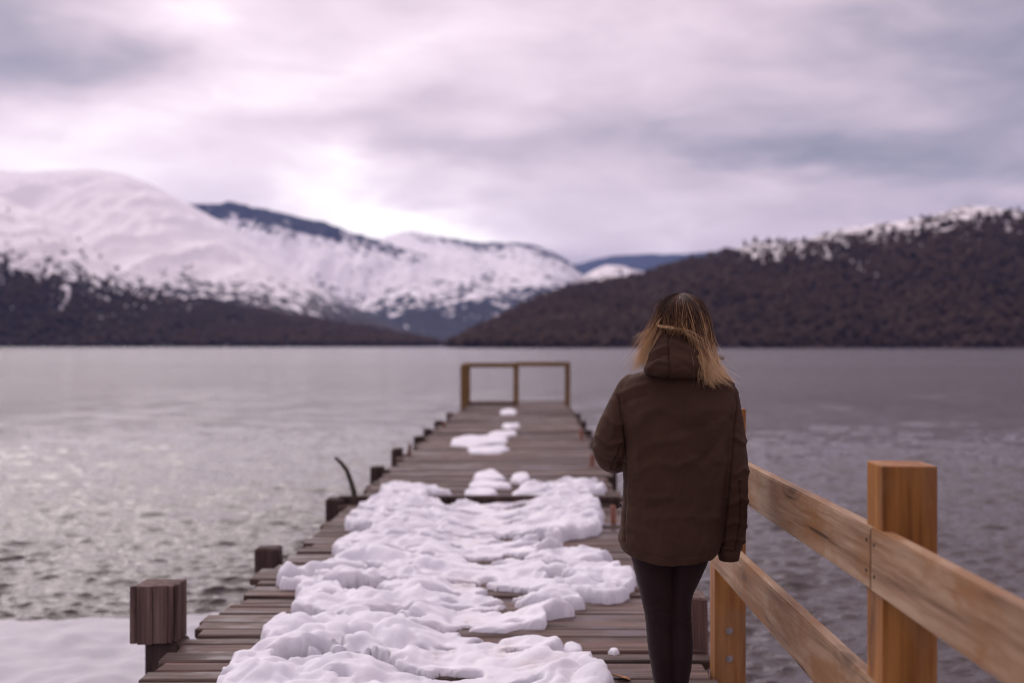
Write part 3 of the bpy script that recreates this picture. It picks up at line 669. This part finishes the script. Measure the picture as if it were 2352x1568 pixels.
def merge(parts):
    V, f = [], []
    for v, g in parts:
        o = len(V); V += list(v); f += [tuple(i + o for i in q) for q in g]
    return V, f
def remesh(name, parts, voxel, smooth=6, fac=.5):
    V, f = merge(parts); me = pydata(name + '_raw', V, f)
    bm = bmesh.new(); bm.from_mesh(me); bmesh.ops.recalc_face_normals(bm, faces=bm.faces); bm.to_mesh(me); bm.free()
    o = bpy.data.objects.new(name, me); col.objects.link(o)
    md = o.modifiers.new('r', 'REMESH'); md.mode = 'VOXEL'; md.voxel_size = voxel
    if smooth: ms = o.modifiers.new('s', 'SMOOTH'); ms.iterations = smooth; ms.factor = fac
    dg = bpy.context.evaluated_depsgraph_get(); out = bpy.data.meshes.new_from_object(o.evaluated_get(dg))
    bpy.data.objects.remove(o); bpy.data.meshes.remove(me); out.name = name
    return out
def me_np(me):
    co = np.empty(len(me.vertices) * 3, np.float32); me.vertices.foreach_get('co', co)
    no = np.empty(len(me.vertices) * 3, np.float32); me.vertices.foreach_get('normal', no)
    return co.reshape(-1, 3).astype(float), no.reshape(-1, 3).astype(float)
def set_np(me, co): me.vertices.foreach_set('co', co.astype(np.float32).ravel()); me.update()
def seg_dist(x, y, pts):
    d = np.full(x.shape, 1e9)
    for (ax, ay), (bx, by) in zip(pts[:-1], pts[1:]):
        ex, ey = bx - ax, by - ay; tt = np.clip(((x - ax) * ex + (y - ay) * ey) / (ex * ex + ey * ey), 0, 1)
        d = np.minimum(d, np.hypot(x - ax - tt * ex, y - ay - tt * ey))
    return d
def pwear(name, me, mt, smooth=True):
    co, _ = me_np(me); co -= np.array(person.location)[None]; set_np(me, co)
    return link(name, me, mt, person, smooth)

def cloth(name, c0, c1, weave, rough=.75, sheen=.15, spec=.3):
    m, t = mat(name); c = t.n('ShaderNodeTexCoord').outputs['Object']
    n = t.noise(c, 9, 4, .55); f = t.noise(c, weave, 2, .7)
    cl = t.mix(t.ramp(t.math('ADD', t.math('MULTIPLY', n, .75), t.math('MULTIPLY', f, .25)), [(.35, 0.), (.65, 1.)]), c0, c1)
    sm = t.n('ShaderNodeAttribute', attribute_name='seam').outputs['Fac']
    cl = t.mix(t.math('MULTIPLY', sm, .6), cl, tuple(k * .35 for k in c0))
    finish(t, cl, rough, f, .12, .002, spec, **{'Sheen Weight': sheen, 'Sheen Roughness': .5}); return m
M['jacket'] = cloth('brown_shell_fabric', (.049, .0245, .016), (.064, .0335, .0215), 420, .8, .02, .15)
M['leggings'] = cloth('black_stretch_fabric', (.018, .0085, .010), (.025, .013, .014), 600, .75, .03, .15)
M['boot'] = cloth('black_boot_leather', (.015, .012, .011), (.028, .02, .018), 300, .5)
m, t = mat('skin'); finish(t, (.52, .31, .23), .5, None, spec=.4, **{'Subsurface Weight': .1}); M['skin'] = m

# --- body: one continuous skin surface (mostly inside the clothes)
HC = P3(1566, 742, .0); head_c = (HC.x, PZ - .005, HC.z)
body_parts = [
    loft_rows([(868, 1500, 1610, .06, .0), (890, 1450, 1655, .075, .0), (960, 1446, 1655, .09, .0), (1060, 1470, 1632, .085, .0), (1150, 1458, 1640, .095, 0), (1230, 1456, 1635, .10, 0), (1262, 1470, 1625, .09, 0)], 24),
    loft_path([(1556, 890, 0, .055), (1560, 850, .01, .052), (1564, 800, .015, .05), (1566, 770, .01, .05)], 16),
    ellipsoid((head_c[0], head_c[1], head_c[2] - .012), (.070, .088, .096)), ellipsoid((head_c[0], head_c[1] + .045, head_c[2] - .055), (.052, .05, .055)),
    ellipsoid((head_c[0], head_c[1] + .097, head_c[2] - .022), (.012, .016, .02), 12, 8),
    ellipsoid((head_c[0] - .074, head_c[1], head_c[2] - .01), (.008, .017, .028), 10, 8), ellipsoid((head_c[0] + .074, head_c[1], head_c[2] - .01), (.008, .017, .028), 10, 8),
    loft_path(refine([(1455, 895, 0, .042), (1425, 960, 0, .04), (1406, 1030, .0, .036), (1425, 1052, .12, .030), (1448, 1050, .21, .025)]), 14),
    loft_path(refine([(1650, 895, 0, .042), (1668, 960, 0, .04), (1676, 1060, .0, .036), (1676, 1160, .02, .030), (1674, 1222, .03, .024)]), 14),
    loft_path(refine([(1505, 1245, 0, .062), (1508, 1330, 0, .050), (1513, 1410, 0, .036), (1516, 1480, -.01, .036), (1522, 1580, -.005, .025), (1526, 1680, .0, .019), (1526, 1715, .0, .03)]), 16),
    loft_path(refine([(1583, 1245, 0, .058), (1574, 1330, 0, .040), (1566, 1410, 0, .026), (1566, 1480, -.01, .028), (1561, 1580, -.005, .023), (1560, 1680, .0, .019), (1560, 1715, .0, .03)]), 16),
    loft_path([(1526, 1715, -.03, .026), (1524, 1718, .1, .022), (1522, 1722, .15, .014)], 12), loft_path([(1560, 1715, -.03, .026), (1562, 1718, .1, .022), (1564, 1722, .15, .014)], 12)]
def hand(x, y, off, dx, dy, do, curl):
    """palm plus five short finger chains, rooted in the palm, curled forward"""
    out = [loft_path([(x, y, off, .022), (x + dx * .5, y + dy * .5, off + do * .5, .030), (x + dx, y + dy, off + do, .026)], 12)]
    for i, ln in enumerate((.8, .95, 1.0, .9)):
        sp = (i - 1.5) * 7.0
        out.append(loft_path([(x + dx * .9 + sp * (1 if dx == 0 else .2), y + dy * .9 + (sp if dx else 0), off + do * .9, .0095), (x + dx * (1 + .5 * ln) + sp * (1 if dx == 0 else .2), y + dy * (1 + .5 * ln) + (sp if dx else 0), off + do * 1.4 + curl * .5, .009), (x + dx * (1 + .6 * ln) + sp * (1 if dx == 0 else .2), y + dy * (1 + .6 * ln) + (sp if dx else 0), off + do * 1.6 + curl * 1.3, .008)], 8))
    out.append(loft_path([(x, y + dy * .2, off + do * .2, .012), (x + dx * .5 - 10, y + dy * .6, off + do * .5 + .03, .010), (x + dx * .8 - 6, y + dy * .95, off + do + .045, .008)], 8))
    return out
body_parts += hand(1674, 1220, .03, 0, 26, .005, .022)
body_parts += hand(1450, 1050, .20, 30, 0, .04, .02)
me = remesh('body', body_parts, .0055, 3); pwear('body', me, M['skin'])
for s in (-1, 1):
    v, f = ellipsoid((head_c[0] + s * .03, head_c[1] + .083, head_c[2] + .005), (.011, .009, .008), 12, 8)
    m_, t_ = (M['eye'], None) if 'eye' in M else mat('eye_white')
    if 'eye' not in M: finish(t_, (.6, .55, .5), .2); M['eye'] = m_
    pwear('eye', pydata('eye', v, f), M['eye'])
v, f = ellipsoid((head_c[0], head_c[1] + .094, head_c[2] - .062), (.022, .008, .007), 12, 8)
m_, t_ = mat('lip'); finish(t_, (.45, .17, .15), .4); pwear('mouth', pydata('mouth', v, f), m_)

# --- jacket
torso = [(846, 1505, 1628, .060, .0), (852, 1478, 1652, .078, .0), (860, 1456, 1668, .090, .0), (872, 1434, 1680, .100, .0), (895, 1424, 1686, .112, .0), (960, 1424, 1682, .128, -.004), (1040, 1430, 1673, .128, -.004), (1120, 1432, 1667, .126, .0), (1200, 1426, 1661, .132, .0), (1245, 1420, 1657, .138, .0), (1262, 1421, 1655, .138, .0), (1284, 1427, 1650, .134, .0)]
torso_r = refine(torso, 3)
sl_l = refine([(1464, 880, .0, .040), (1450, 893, .0, .050), (1434, 935, -.006, .058), (1411, 988, -.012, .063), (1402, 1028, -.008, .062), (1408, 1050, .03, .056), (1424, 1056, .10, .052), (1446, 1052, .20, .046)], 4)
sl_r = refine([(1640, 882, .0, .040), (1660, 895, -.004, .046), (1667, 938, -.012, .052), (1673, 1000, -.018, .057), (1677, 1070, -.020, .059), (1679, 1150, -.014, .057), (1677, 1225, -.006, .052), (1674, 1258, -.002, .046)], 4)
me = remesh('jacket', [loft_rows(torso_r, 40), loft_path(sl_l, 24), loft_path(sl_r, 24)], .0043, 6, .5)
co, no = me_np(me)
px = VX + co[:, 0] * PS; py = VY - (co[:, 2] - EYE) * PS; back = np.clip(-no[:, 1] * 2.2 + .25, 0, 1)
# hem curves up at the side seams
hemw = np.clip((py - 1215) / 60, 0, 1)
side = np.clip(np.abs(px - 1541) / 118, 0, 1) ** 2.2
inner = (px < 1652)
co[:, 2] += np.where(inner, hemw * side * 26 / PS, 0)
px = VX + co[:, 0] * PS; py = VY - (co[:, 2] - EYE) * PS
disp = np.zeros(len(co))
# folds: (points, width, height)
folds = [([(1420, 905), (1450, 890), (1490, 878)], 7, .0035), ([(1428, 925), (1452, 912), (1480, 905)], 6, -.003), ([(1436, 950), (1456, 1000), (1462, 1060)], 9, .004), ([(1440, 985), (1475, 945), (1530, 915)], 11, .003), ([(1450, 1040), (1490, 1010), (1560, 1000)], 10, .003), ([(1455, 1080), (1500, 1050), (1540, 1062), (1585, 1045)], 9, .003),
  ([(1680, 930), (1660, 980), (1640, 1050)], 10, .004), ([(1668, 960), (1640, 1010), (1600, 1050)], 9, -.003), ([(1660, 1050), (1645, 1100), (1638, 1180)], 9, .004), ([(1440, 1120), (1475, 1135), (1530, 1130)], 8, .0028), ([(1430, 1150), (1470, 1160), (1500, 1155)], 7, -.0025), ([(1480, 1180), (1560, 1172), (1640, 1180)], 8, .002), ([(1440, 1200), (1490, 1215), (1520, 1260)], 9, .003), ([(1610, 1190), (1620, 1230), (1622, 1270)], 10, .003), ([(1500, 935), (1560, 950), (1620, 935)], 12, .0025), ([(1530, 985), (1600, 975), (1650, 950)], 8, -.002),
  ([(1372, 1000), (1395, 1018), (1425, 1010)], 6, .005), ([(1366, 1025), (1395, 1040), (1428, 1036)], 6, .005), ([(1380, 1052), (1405, 1060), (1432, 1058)], 5, -.004), ([(1390, 955), (1410, 975), (1430, 968)], 7, .004), ([(1405, 920), (1412, 960), (1400, 1000)], 7, .003),
  ([(1680, 1000), (1700, 1015), (1712, 1008)], 6, .004), ([(1682, 1085), (1700, 1070), (1714, 1080)], 6, .004), ([(1672, 1150), (1692, 1138), (1712, 1148)], 6, .004), ([(1662, 1200), (1684, 1190), (1708, 1205)], 6, .004), ([(1656, 1235), (1680, 1228), (1704, 1240)], 5, .004), ([(1676, 1110), (1690, 1170), (1684, 1230)], 6, .003)]
for pts, wd, h in folds: disp += 1.7 * h * np.exp(-(seg_dist(px, py, pts) / wd) ** 2) * back
w1 = fbm(px / 60 + 2 * fbm(px / 90, py / 90, 1, 2), py / 85, 4.0, 3)
rg = 1 - np.abs(fbm(px / 48 + py / 130, py / 95 - px / 120, 9.0, 3, .55)) * 3
disp += .0022 * w1 + .0024 * np.clip(rg, -1, 1) + .0008 * fbm(px / 11, py / 13, 2.0, 2)
# stitched seams: arm holes, side and sleeve seams, hem stitch, cuffs
seams = [[(1418, 872), (1419, 905), (1423, 945), (1431, 1000), (1436, 1050), (1437, 1084)], [(1688, 880), (1684, 930), (1678, 985), (1673, 1040), (1664, 1150), (1656, 1250)], [(1437, 1084), (1434, 1160), (1432, 1235)], [(1405, 1072), (1412, 1045), (1424, 1015)], [(1690, 1100), (1692, 1180), (1683, 1262)]]
seam = np.zeros(len(co))
for pts in seams:
    sd_ = seg_dist(px, py, pts); fb = np.clip(-no[:, 1] * 3 + .3, 0, 1)
    disp -= .005 * np.exp(-(sd_ / 2.2) ** 2) * fb; disp += .0022 * np.exp(-((sd_ - 5) / 3.0) ** 2) * fb * (.6 + .4 * np.sin(py / 3.1))
    seam = np.maximum(seam, np.exp(-(sd_ / 1.6) ** 2) * fb)
disp -= .002 * np.exp(-((py - 1265 + side * 26) / 1.6) ** 2) * back * inner
disp -= .004 * np.exp(-((py - 1250) / 3.0) ** 2) * (px > 1652)
co += no * disp[:, None]
set_np(me, co); fattr(me, 'seam', seam); jacket = pwear('jacket', me, M['jacket'])
# cuff: dark ribbed opening of the right sleeve and the small zip pull at the left pocket
def ring(c, r0, r1, z0, z1, n=28):
    V = []
    for (r, z) in ((r0, z0), (r1, z1), (r1 * .86, z1), (r0 * .86, z0)):
        for k in range(n):
            a = 2 * math.pi * k / n; V.append((c[0] + r * math.cos(a), c[1] + r * 1.0 * math.sin(a), z + .004 * math.sin(a) ))
    f = [tuple(int(q) for q in g) for g in grid_faces(4, n, True)] + [(k, 3 * n + k, 3 * n + (k + 1) % n, (k + 1) % n) for k in range(n)]
    return V, f
cc = P3(1674, 1258); v, f = ring((cc.x, PZ, 0), .0445, .036, P3(0, 1256).z, P3(0, 1284).z)
c_ = pydata('cuff', v, f); co, _ = me_np(c_); co -= np.array(person.location)[None]; set_np(c_, co); link('cuff', c_, M['jacket'], jacket, True)
v, f = tube([P3(1426, 1160, .02), P3(1421, 1161, -.0), P3(1416, 1164, -.02)], [.0035, .003, .0025], 6)
c_ = pydata('zip_pull', v, f); co, _ = me_np(c_); co -= np.array(person.location)[None]; set_np(c_, co); link('zip_pull', c_, M['leggings'], jacket, True)

# --- hood, collapsed against the nape
hood_rows = refine([(756, 1534, 1556, .018, -.072), (764, 1518, 1572, .034, -.072), (776, 1505, 1586, .048, -.070), (792, 1494, 1600, .062, -.070), (812, 1486, 1608, .076, -.072), (832, 1479, 1612, .086, -.074), (848, 1475, 1613, .088, -.074), (858, 1482, 1611, .078, -.070), (865, 1502, 1602, .060, -.062), (869, 1530, 1584, .036, -.055)], 3)
me = remesh('hood', [loft_rows(hood_rows, 36)], .0038, 3, .5)
co, no = me_np(me); px = VX + co[:, 0] * PS; py = VY - (co[:, 2] - EYE) * PS; back = np.clip(-no[:, 1] * 2 + .3, 0, 1)
# droop to the left: lower left, higher right edge
disp = .004 * fbm(px / 30, py / 26, 3., 3); seam_h = np.zeros(len(co))
for pts, wd, h in [([(1482, 845), (1500, 828), (1522, 832)], 5, .006), ([(1484, 815), (1508, 800), (1524, 795)], 5, .006), ([(1490, 828), (1512, 815), (1525, 812)], 4, -.005), ([(1532, 785), (1565, 800), (1600, 815)], 6, .005), ([(1530, 770), (1550, 778), (1578, 782)], 5, -.005), ([(1535, 815), (1570, 828), (1598, 845)], 7, .004), ([(1535, 845), (1560, 838), (1590, 858)], 6, -.004), ([(1500, 855), (1545, 862), (1600, 856)], 5, .004)]:
    disp += h * np.exp(-(seg_dist(px, py, pts) / wd) ** 2) * back
for pts in ([(1533, 757), (1526, 785), (1525, 820), (1527, 867)], [(1598, 790), (1600, 830), (1603, 866)]):
    disp -= .005 * np.exp(-(seg_dist(px, py, pts) / 2.0) ** 2) * back; seam_h = np.maximum(seam_h, np.exp(-(seg_dist(px, py, pts) / 1.5) ** 2) * back)
co += no * disp[:, None]; set_np(me, co); fattr(me, 'seam', seam_h); pwear('hood', me, M['jacket'])

# --- leggings and boots
leg_l = refine([(1225, 1442, 1552, .085, .0), (1274, 1449, 1550, .082, .0), (1320, 1460, 1548, .076, .0), (1362, 1470, 1546, .070, .0), (1400, 1479, 1545, .060, .002), (1430, 1483, 1545, .056, -.002), (1480, 1487, 1545, .060, -.010), (1530, 1495, 1545, .057, -.010), (1580, 1504, 1543, .050, -.006), (1640, 1510, 1541, .040, .0), (1690, 1512, 1540, .036, .0), (1706, 1512, 1540, .036, .0)], 4)
leg_r = refine([(1225, 1540, 1640, .085, .0), (1274, 1542, 1630, .082, .0), (1320, 1543, 1611, .074, .0), (1362, 1544, 1591, .064, .0), (1400, 1543, 1587, .054, .002), (1430, 1542, 1588, .052, -.002), (1480, 1541, 1590, .057, -.010), (1530, 1541, 1586, .055, -.010), (1580, 1542, 1578, .048, -.006), (1640, 1545, 1574, .040, .0), (1690, 1546, 1574, .036, .0), (1706, 1546, 1574, .036, .0)], 4)
me = remesh('leggings', [loft_rows(leg_l, 28), loft_rows(leg_r, 28)], .0055, 2, .4)
co, no = me_np(me); px = VX + co[:, 0] * PS; py = VY - (co[:, 2] - EYE) * PS
disp = .0015 * fbm(px / 30, py / 20, 1., 2)
for yy in (1392, 1400, 1409, 1418): disp += .0022 * np.exp(-((py - yy - .12 * (px - 1512) + 3 * np.sin(px / 9 + yy)) / 2.6) ** 2) * np.clip(-no[:, 1] + .4, 0, 1)
for yy in (1650, 1668, 1684): disp += .003 * np.exp(-((py - yy + 2 * np.sin(px / 7 + yy)) / 4) ** 2)
co += no * disp[:, None]; set_np(me, co); pwear('leggings', me, M['leggings'])
for cx, tx in ((1526, 1520), (1560, 1566)):
    parts = [loft_path(refine([(cx, 1672, .0, .043), (cx, 1700, -.002, .043), (cx, 1716, .0, .044)], 3), 20),
             loft_path(refine([(cx, 1712, -.045, .026), (cx, 1711, .0, .040), (tx, 1714, .09, .038), (tx, 1719, .15, .030), (tx, 1723, .18, .016)], 3), 18)]
    me = remesh('boot', parts, .005, 3); co, no = me_np(me); co[:, 2] = np.maximum(co[:, 2], .001); set_np(me, co); pwear('boot', me, M['boot'])

# --- hair: opaque under-layer plus strands, dark roots to blond tips
m, t = mat('hair')
tp = t.n('ShaderNodeAttribute', attribute_name='tip').outputs['Fac']; tv = t.n('ShaderNodeAttribute', attribute_name='tone').outputs['Fac']
k = t.math('ADD', tp, t.math('MULTIPLY', t.math('SUBTRACT', tv, .5), .75))
cl = t.ramp(k, [(.0, (.040, .018, .011)), (.26, (.095, .046, .026)), (.48, (.30, .16, .074)), (.74, (.62, .39, .19)), (1.0, (.82, .60, .36))])
finish(t, cl, .55, None, spec=.25); M['hair'] = m
def strands(guides, n, rad, jit, seed, tipfn, ends=.12, per=16):
    """guides: list of polylines (x, y, off) with equal counts; strands interpolate between neighbours"""
    g = np.random.default_rng(seed); G = np.array([refine(q, 5) for q in guides], float)     # (ng, m, 3)
    ng, m_, _ = G.shape; Vs, Tp, Tn, Q = [], [], [], []; base = 0
    nl = max(3, int(n / per)); la = g.random(nl) * (ng - 1); lt = np.clip(g.normal(.5, .24, nl), 0, 1); le = np.abs(g.normal(size=nl)); lo = g.normal(size=(nl, 3)) * [jit * 1.6, jit * .9, .005]
    ii = np.arange(m_); lw = np.stack([g.normal(size=nl) * 6.0, 5 + 4 * g.random(nl), 6 * g.random(nl)], -1)
    for s in range(n):
        q = g.integers(nl); tf = np.linspace(0, 1, m_)
        a = np.clip(la[q] + g.normal() * .26 * (1 - tf) ** .7 + g.normal() * .05, 0, ng - 1.001); i = a.astype(int); f_ = (a - i)[:, None]
        L = G[i, ii] * (1 - f_) + G[i + 1, ii] * f_ + lo[q][None] * tf[:, None]
        cut = 1 - ends * (.75 * le[q] + .5 * abs(g.normal())); mm = max(6, int(m_ * min(1, cut))); L = L[:mm].copy(); tt = np.linspace(0, 1, mm)
        j = g.normal(size=3) * [jit, jit * .6, .004]; j2 = g.normal(size=3) * [jit * 1.3, jit, .006]; ph, fq = g.random() * 6, 2 + 4 * g.random()
        L += j[None] * np.minimum(1, tt * 3)[:, None] + j2[None] * (tt ** 2)[:, None]
        L[:, 0] += (g.normal() * 2.0 * np.sin(tt * fq + ph) + lw[q, 0] * np.sin(tt * lw[q, 1] + lw[q, 2])) * tt
        P = np.array([P3(*q) for q in L]); d = np.gradient(P, axis=0); d /= np.linalg.norm(d, axis=1)[:, None] + 1e-9
        sd = np.cross(d, [0, 1, 0]); sd /= np.linalg.norm(sd, axis=1)[:, None] + 1e-9; up_ = np.cross(sd, d)
        r = rad * (.6 + .8 * g.random()) * np.clip(1.15 - tt ** 3, .25, 1)[:, None]
        ring_ = np.stack([P + sd * r, P - sd * r * .5 + up_ * r * .85, P - sd * r * .5 - up_ * r * .85], 1)
        Vs.append(ring_.reshape(-1, 3)); tn_ = np.clip(lt[q] + g.normal() * .2, 0, 1)
        Tn.append(np.full(mm * 3, tn_)); Tp.append(np.repeat(tipfn(L, tt), 3)); Q.append(grid_faces(mm, 3, True) + base); base += mm * 3
    return np.concatenate(Vs), np.concatenate(Q), np.concatenate(Tp), np.concatenate(Tn)
def hair_obj(name, sets, parent):
    V, Q, A, B = [], [], [], []; b = 0
    for v, q, a, c in sets: V.append(v); Q.append(q + b); A.append(a); B.append(c); b += len(v)
    V = np.concatenate(V) - np.array(person.location)[None]
    me = np_mesh(name, V, np.concatenate(Q)); fattr(me, 'tip', np.concatenate(A)); fattr(me, 'tone', np.concatenate(B))
    return link(name, me, M['hair'], parent, True)
# under-layer: skull cap reaching the hood
cap_rows = refine([(678, 1556, 1578, .03, -.0), (684, 1542, 1592, .058, .0), (694, 1529, 1604, .082, .0), (712, 1519, 1616, .102, -.002), (740, 1515, 1620, .108, -.004), (765, 1512, 1620, .104, -.006), (790, 1512, 1618, .090, -.006), (815, 1512, 1616, .070, .0)], 4)
me = remesh('hair', [loft_rows(cap_rows, 32)], .005, 3); co, no = me_np(me)
front = (co[:, 1] > PZ + .055) & (co[:, 2] < HC.z + .055); co[:, 1] = np.where(front, PZ + .055, co[:, 1])
px = VX + co[:, 0] * PS; py = VY - (co[:, 2] - EYE) * PS
co += no * (.0012 * np.sin(px / 2.1 + fbm(px / 20, py / 60, 1, 2) * 5))[:, None]
set_np(me, co); fattr(me, 'tip', np.clip((py - 690) / 500, 0, .3)); fattr(me, 'tone', np.full(len(co), .35)); hair = pwear('hair', me, M['hair'])
tip_f = lambda lo, hi: (lambda L, tt: np.clip((L[:, 1] - lo) / (hi - lo), 0, 1))
B = -.115
right_g = [
 [(1566, 674, -.01), (1566, 700, -.085), (1574, 750, B - .002), (1592, 800, -.118), (1606, 838, -.145), (1612, 866, -.142), (1611, 889, -.135)],
 [(1568, 674, -.01), (1574, 698, -.082), (1588, 748, B + .002), (1602, 800, -.120), (1610, 838, -.146), (1616, 868, -.138), (1626, 888, -.132)],
 [(1570, 673, -.01), (1586, 696, -.070), (1602, 746, -.095), (1611, 798, -.100), (1618, 836, -.125), (1632, 862, -.120), (1656, 884, -.112)],
 [(1571, 673, -.005), (1596, 692, -.050), (1613, 736, -.070), (1620, 790, -.070), (1630, 832, -.090), (1648, 860, -.095), (1680, 882, -.090)],
 [(1572, 673, .0), (1602, 692, -.02), (1619, 732, -.03), (1624, 786, -.035), (1636, 828, -.055), (1660, 862, -.070), (1690, 879, -.075)]]
mid_g = [
 [(1560, 674, -.01), (1530, 698, -.060), (1518, 735, -.085), (1520, 765, -.09)],
 [(1562, 674, -.01), (1542, 698, -.080), (1534, 738, -.105), (1536, 768, -.10)],
 [(1564, 674, -.01), (1556, 700, -.088), (1556, 738, B), (1562, 772, -.11)],
 [(1567, 674, -.01), (1570, 700, -.085), (1578, 745, B), (1588, 790, -.11)]]
left_g = [
 [(1560, 674, .0), (1526, 694, -.02), (1513, 730, -.03), (1502, 766, -.04), (1490, 802, -.05), (1466, 832, -.05), (1436, 858, -.05)],
 [(1560, 674, .0), (1528, 696, -.03), (1515, 732, -.05), (1500, 764, -.06), (1486, 798, -.07), (1472, 828, -.075), (1452, 860, -.08)],
 [(1561, 674, -.01), (1534, 698, -.05), (1518, 738, -.08), (1505, 768, -.085), (1492, 800, -.09), (1484, 826, -.10), (1474, 862, -.10)]]
band_g = [
 [(1512, 728, -.09), (1500, 744, -.10), (1524, 752, -.118), (1552, 757, -.125), (1576, 768, -.130), (1594, 788, -.140), (1608, 820, -.152)],
 [(1514, 732, -.09), (1504, 748, -.10), (1526, 754, -.118), (1554, 760, -.126), (1578, 772, -.132), (1597, 794, -.142), (1610, 834, -.152)]]
curl_g = [[(1622, 800, -.05), (1634, 806, -.05), (1646, 812, -.05), (1656, 812, -.05), (1662, 800, -.05)], [(1624, 806, -.05), (1638, 820, -.05), (1650, 825, -.05), (1660, 825, -.05), (1668, 822, -.05)]]
fly_g = [[(1510, 745, -.05), (1494, 752, -.05), (1476, 758, -.05), (1460, 760, -.05), (1446, 764, -.05)], [(1508, 755, -.05), (1490, 768, -.05), (1472, 778, -.05), (1458, 784, -.05), (1444, 788, -.05)], [(1506, 765, -.05), (1490, 785, -.05), (1478, 805, -.05), (1466, 830, -.05), (1450, 850, -.05)]]
cross_g = [[(1540, 690, -.085), (1560, 715, -.12), (1585, 745, -.12), (1600, 785, -.125), (1612, 835, -.15)], [(1530, 705, -.085), (1548, 730, -.12), (1572, 755, -.125), (1594, 785, -.13), (1610, 828, -.15)]]
tip = tip_f(690, 850)
hair_obj('strands', [strands(right_g, 1500, .0009, 3.0, 1, tip, .30, 12), strands(mid_g, 600, .0011, 3.0, 2, tip_f(690, 880), .02), strands(left_g, 1100, .0009, 4.0, 3, tip_f(690, 820), .30, 12), strands(band_g, 12, .0006, 3.4, 4, lambda L, tt: .55 + .4 * tt),
   strands(curl_g, 22, .0006, 1.6, 5, lambda L, tt: .35 + .0 * tt, .05), strands(fly_g, 34, .0005, 4.5, 6, lambda L, tt: .5 + .4 * tt, .25), strands(right_g, 110, .0005, 9.0, 7, tip), strands(left_g, 120, .0005, 10.0, 8, tip_f(690, 820))], hair)

# ------------------------------------------------------------------ haze: the air over the lake
m, t = mat('lake_air')
vol = t.n('ShaderNodeVolumePrincipled', ins={'Color': (.26, .42, .95, 1), 'Density': 3.9e-5, 'Anisotropy': .0})
t.n('ShaderNodeOutputMaterial', ins={'Volume': vol.outputs[0]})
bm = bmesh.new(); box_bm(bm, 28600, 16000, 830, loc=(0, 6900, 830 / 2 - 6.5))
hz = link('haze', bm_mesh('haze', bm), m); tag(hz, 'thin blue air over the lake and mountains', kind='stuff')
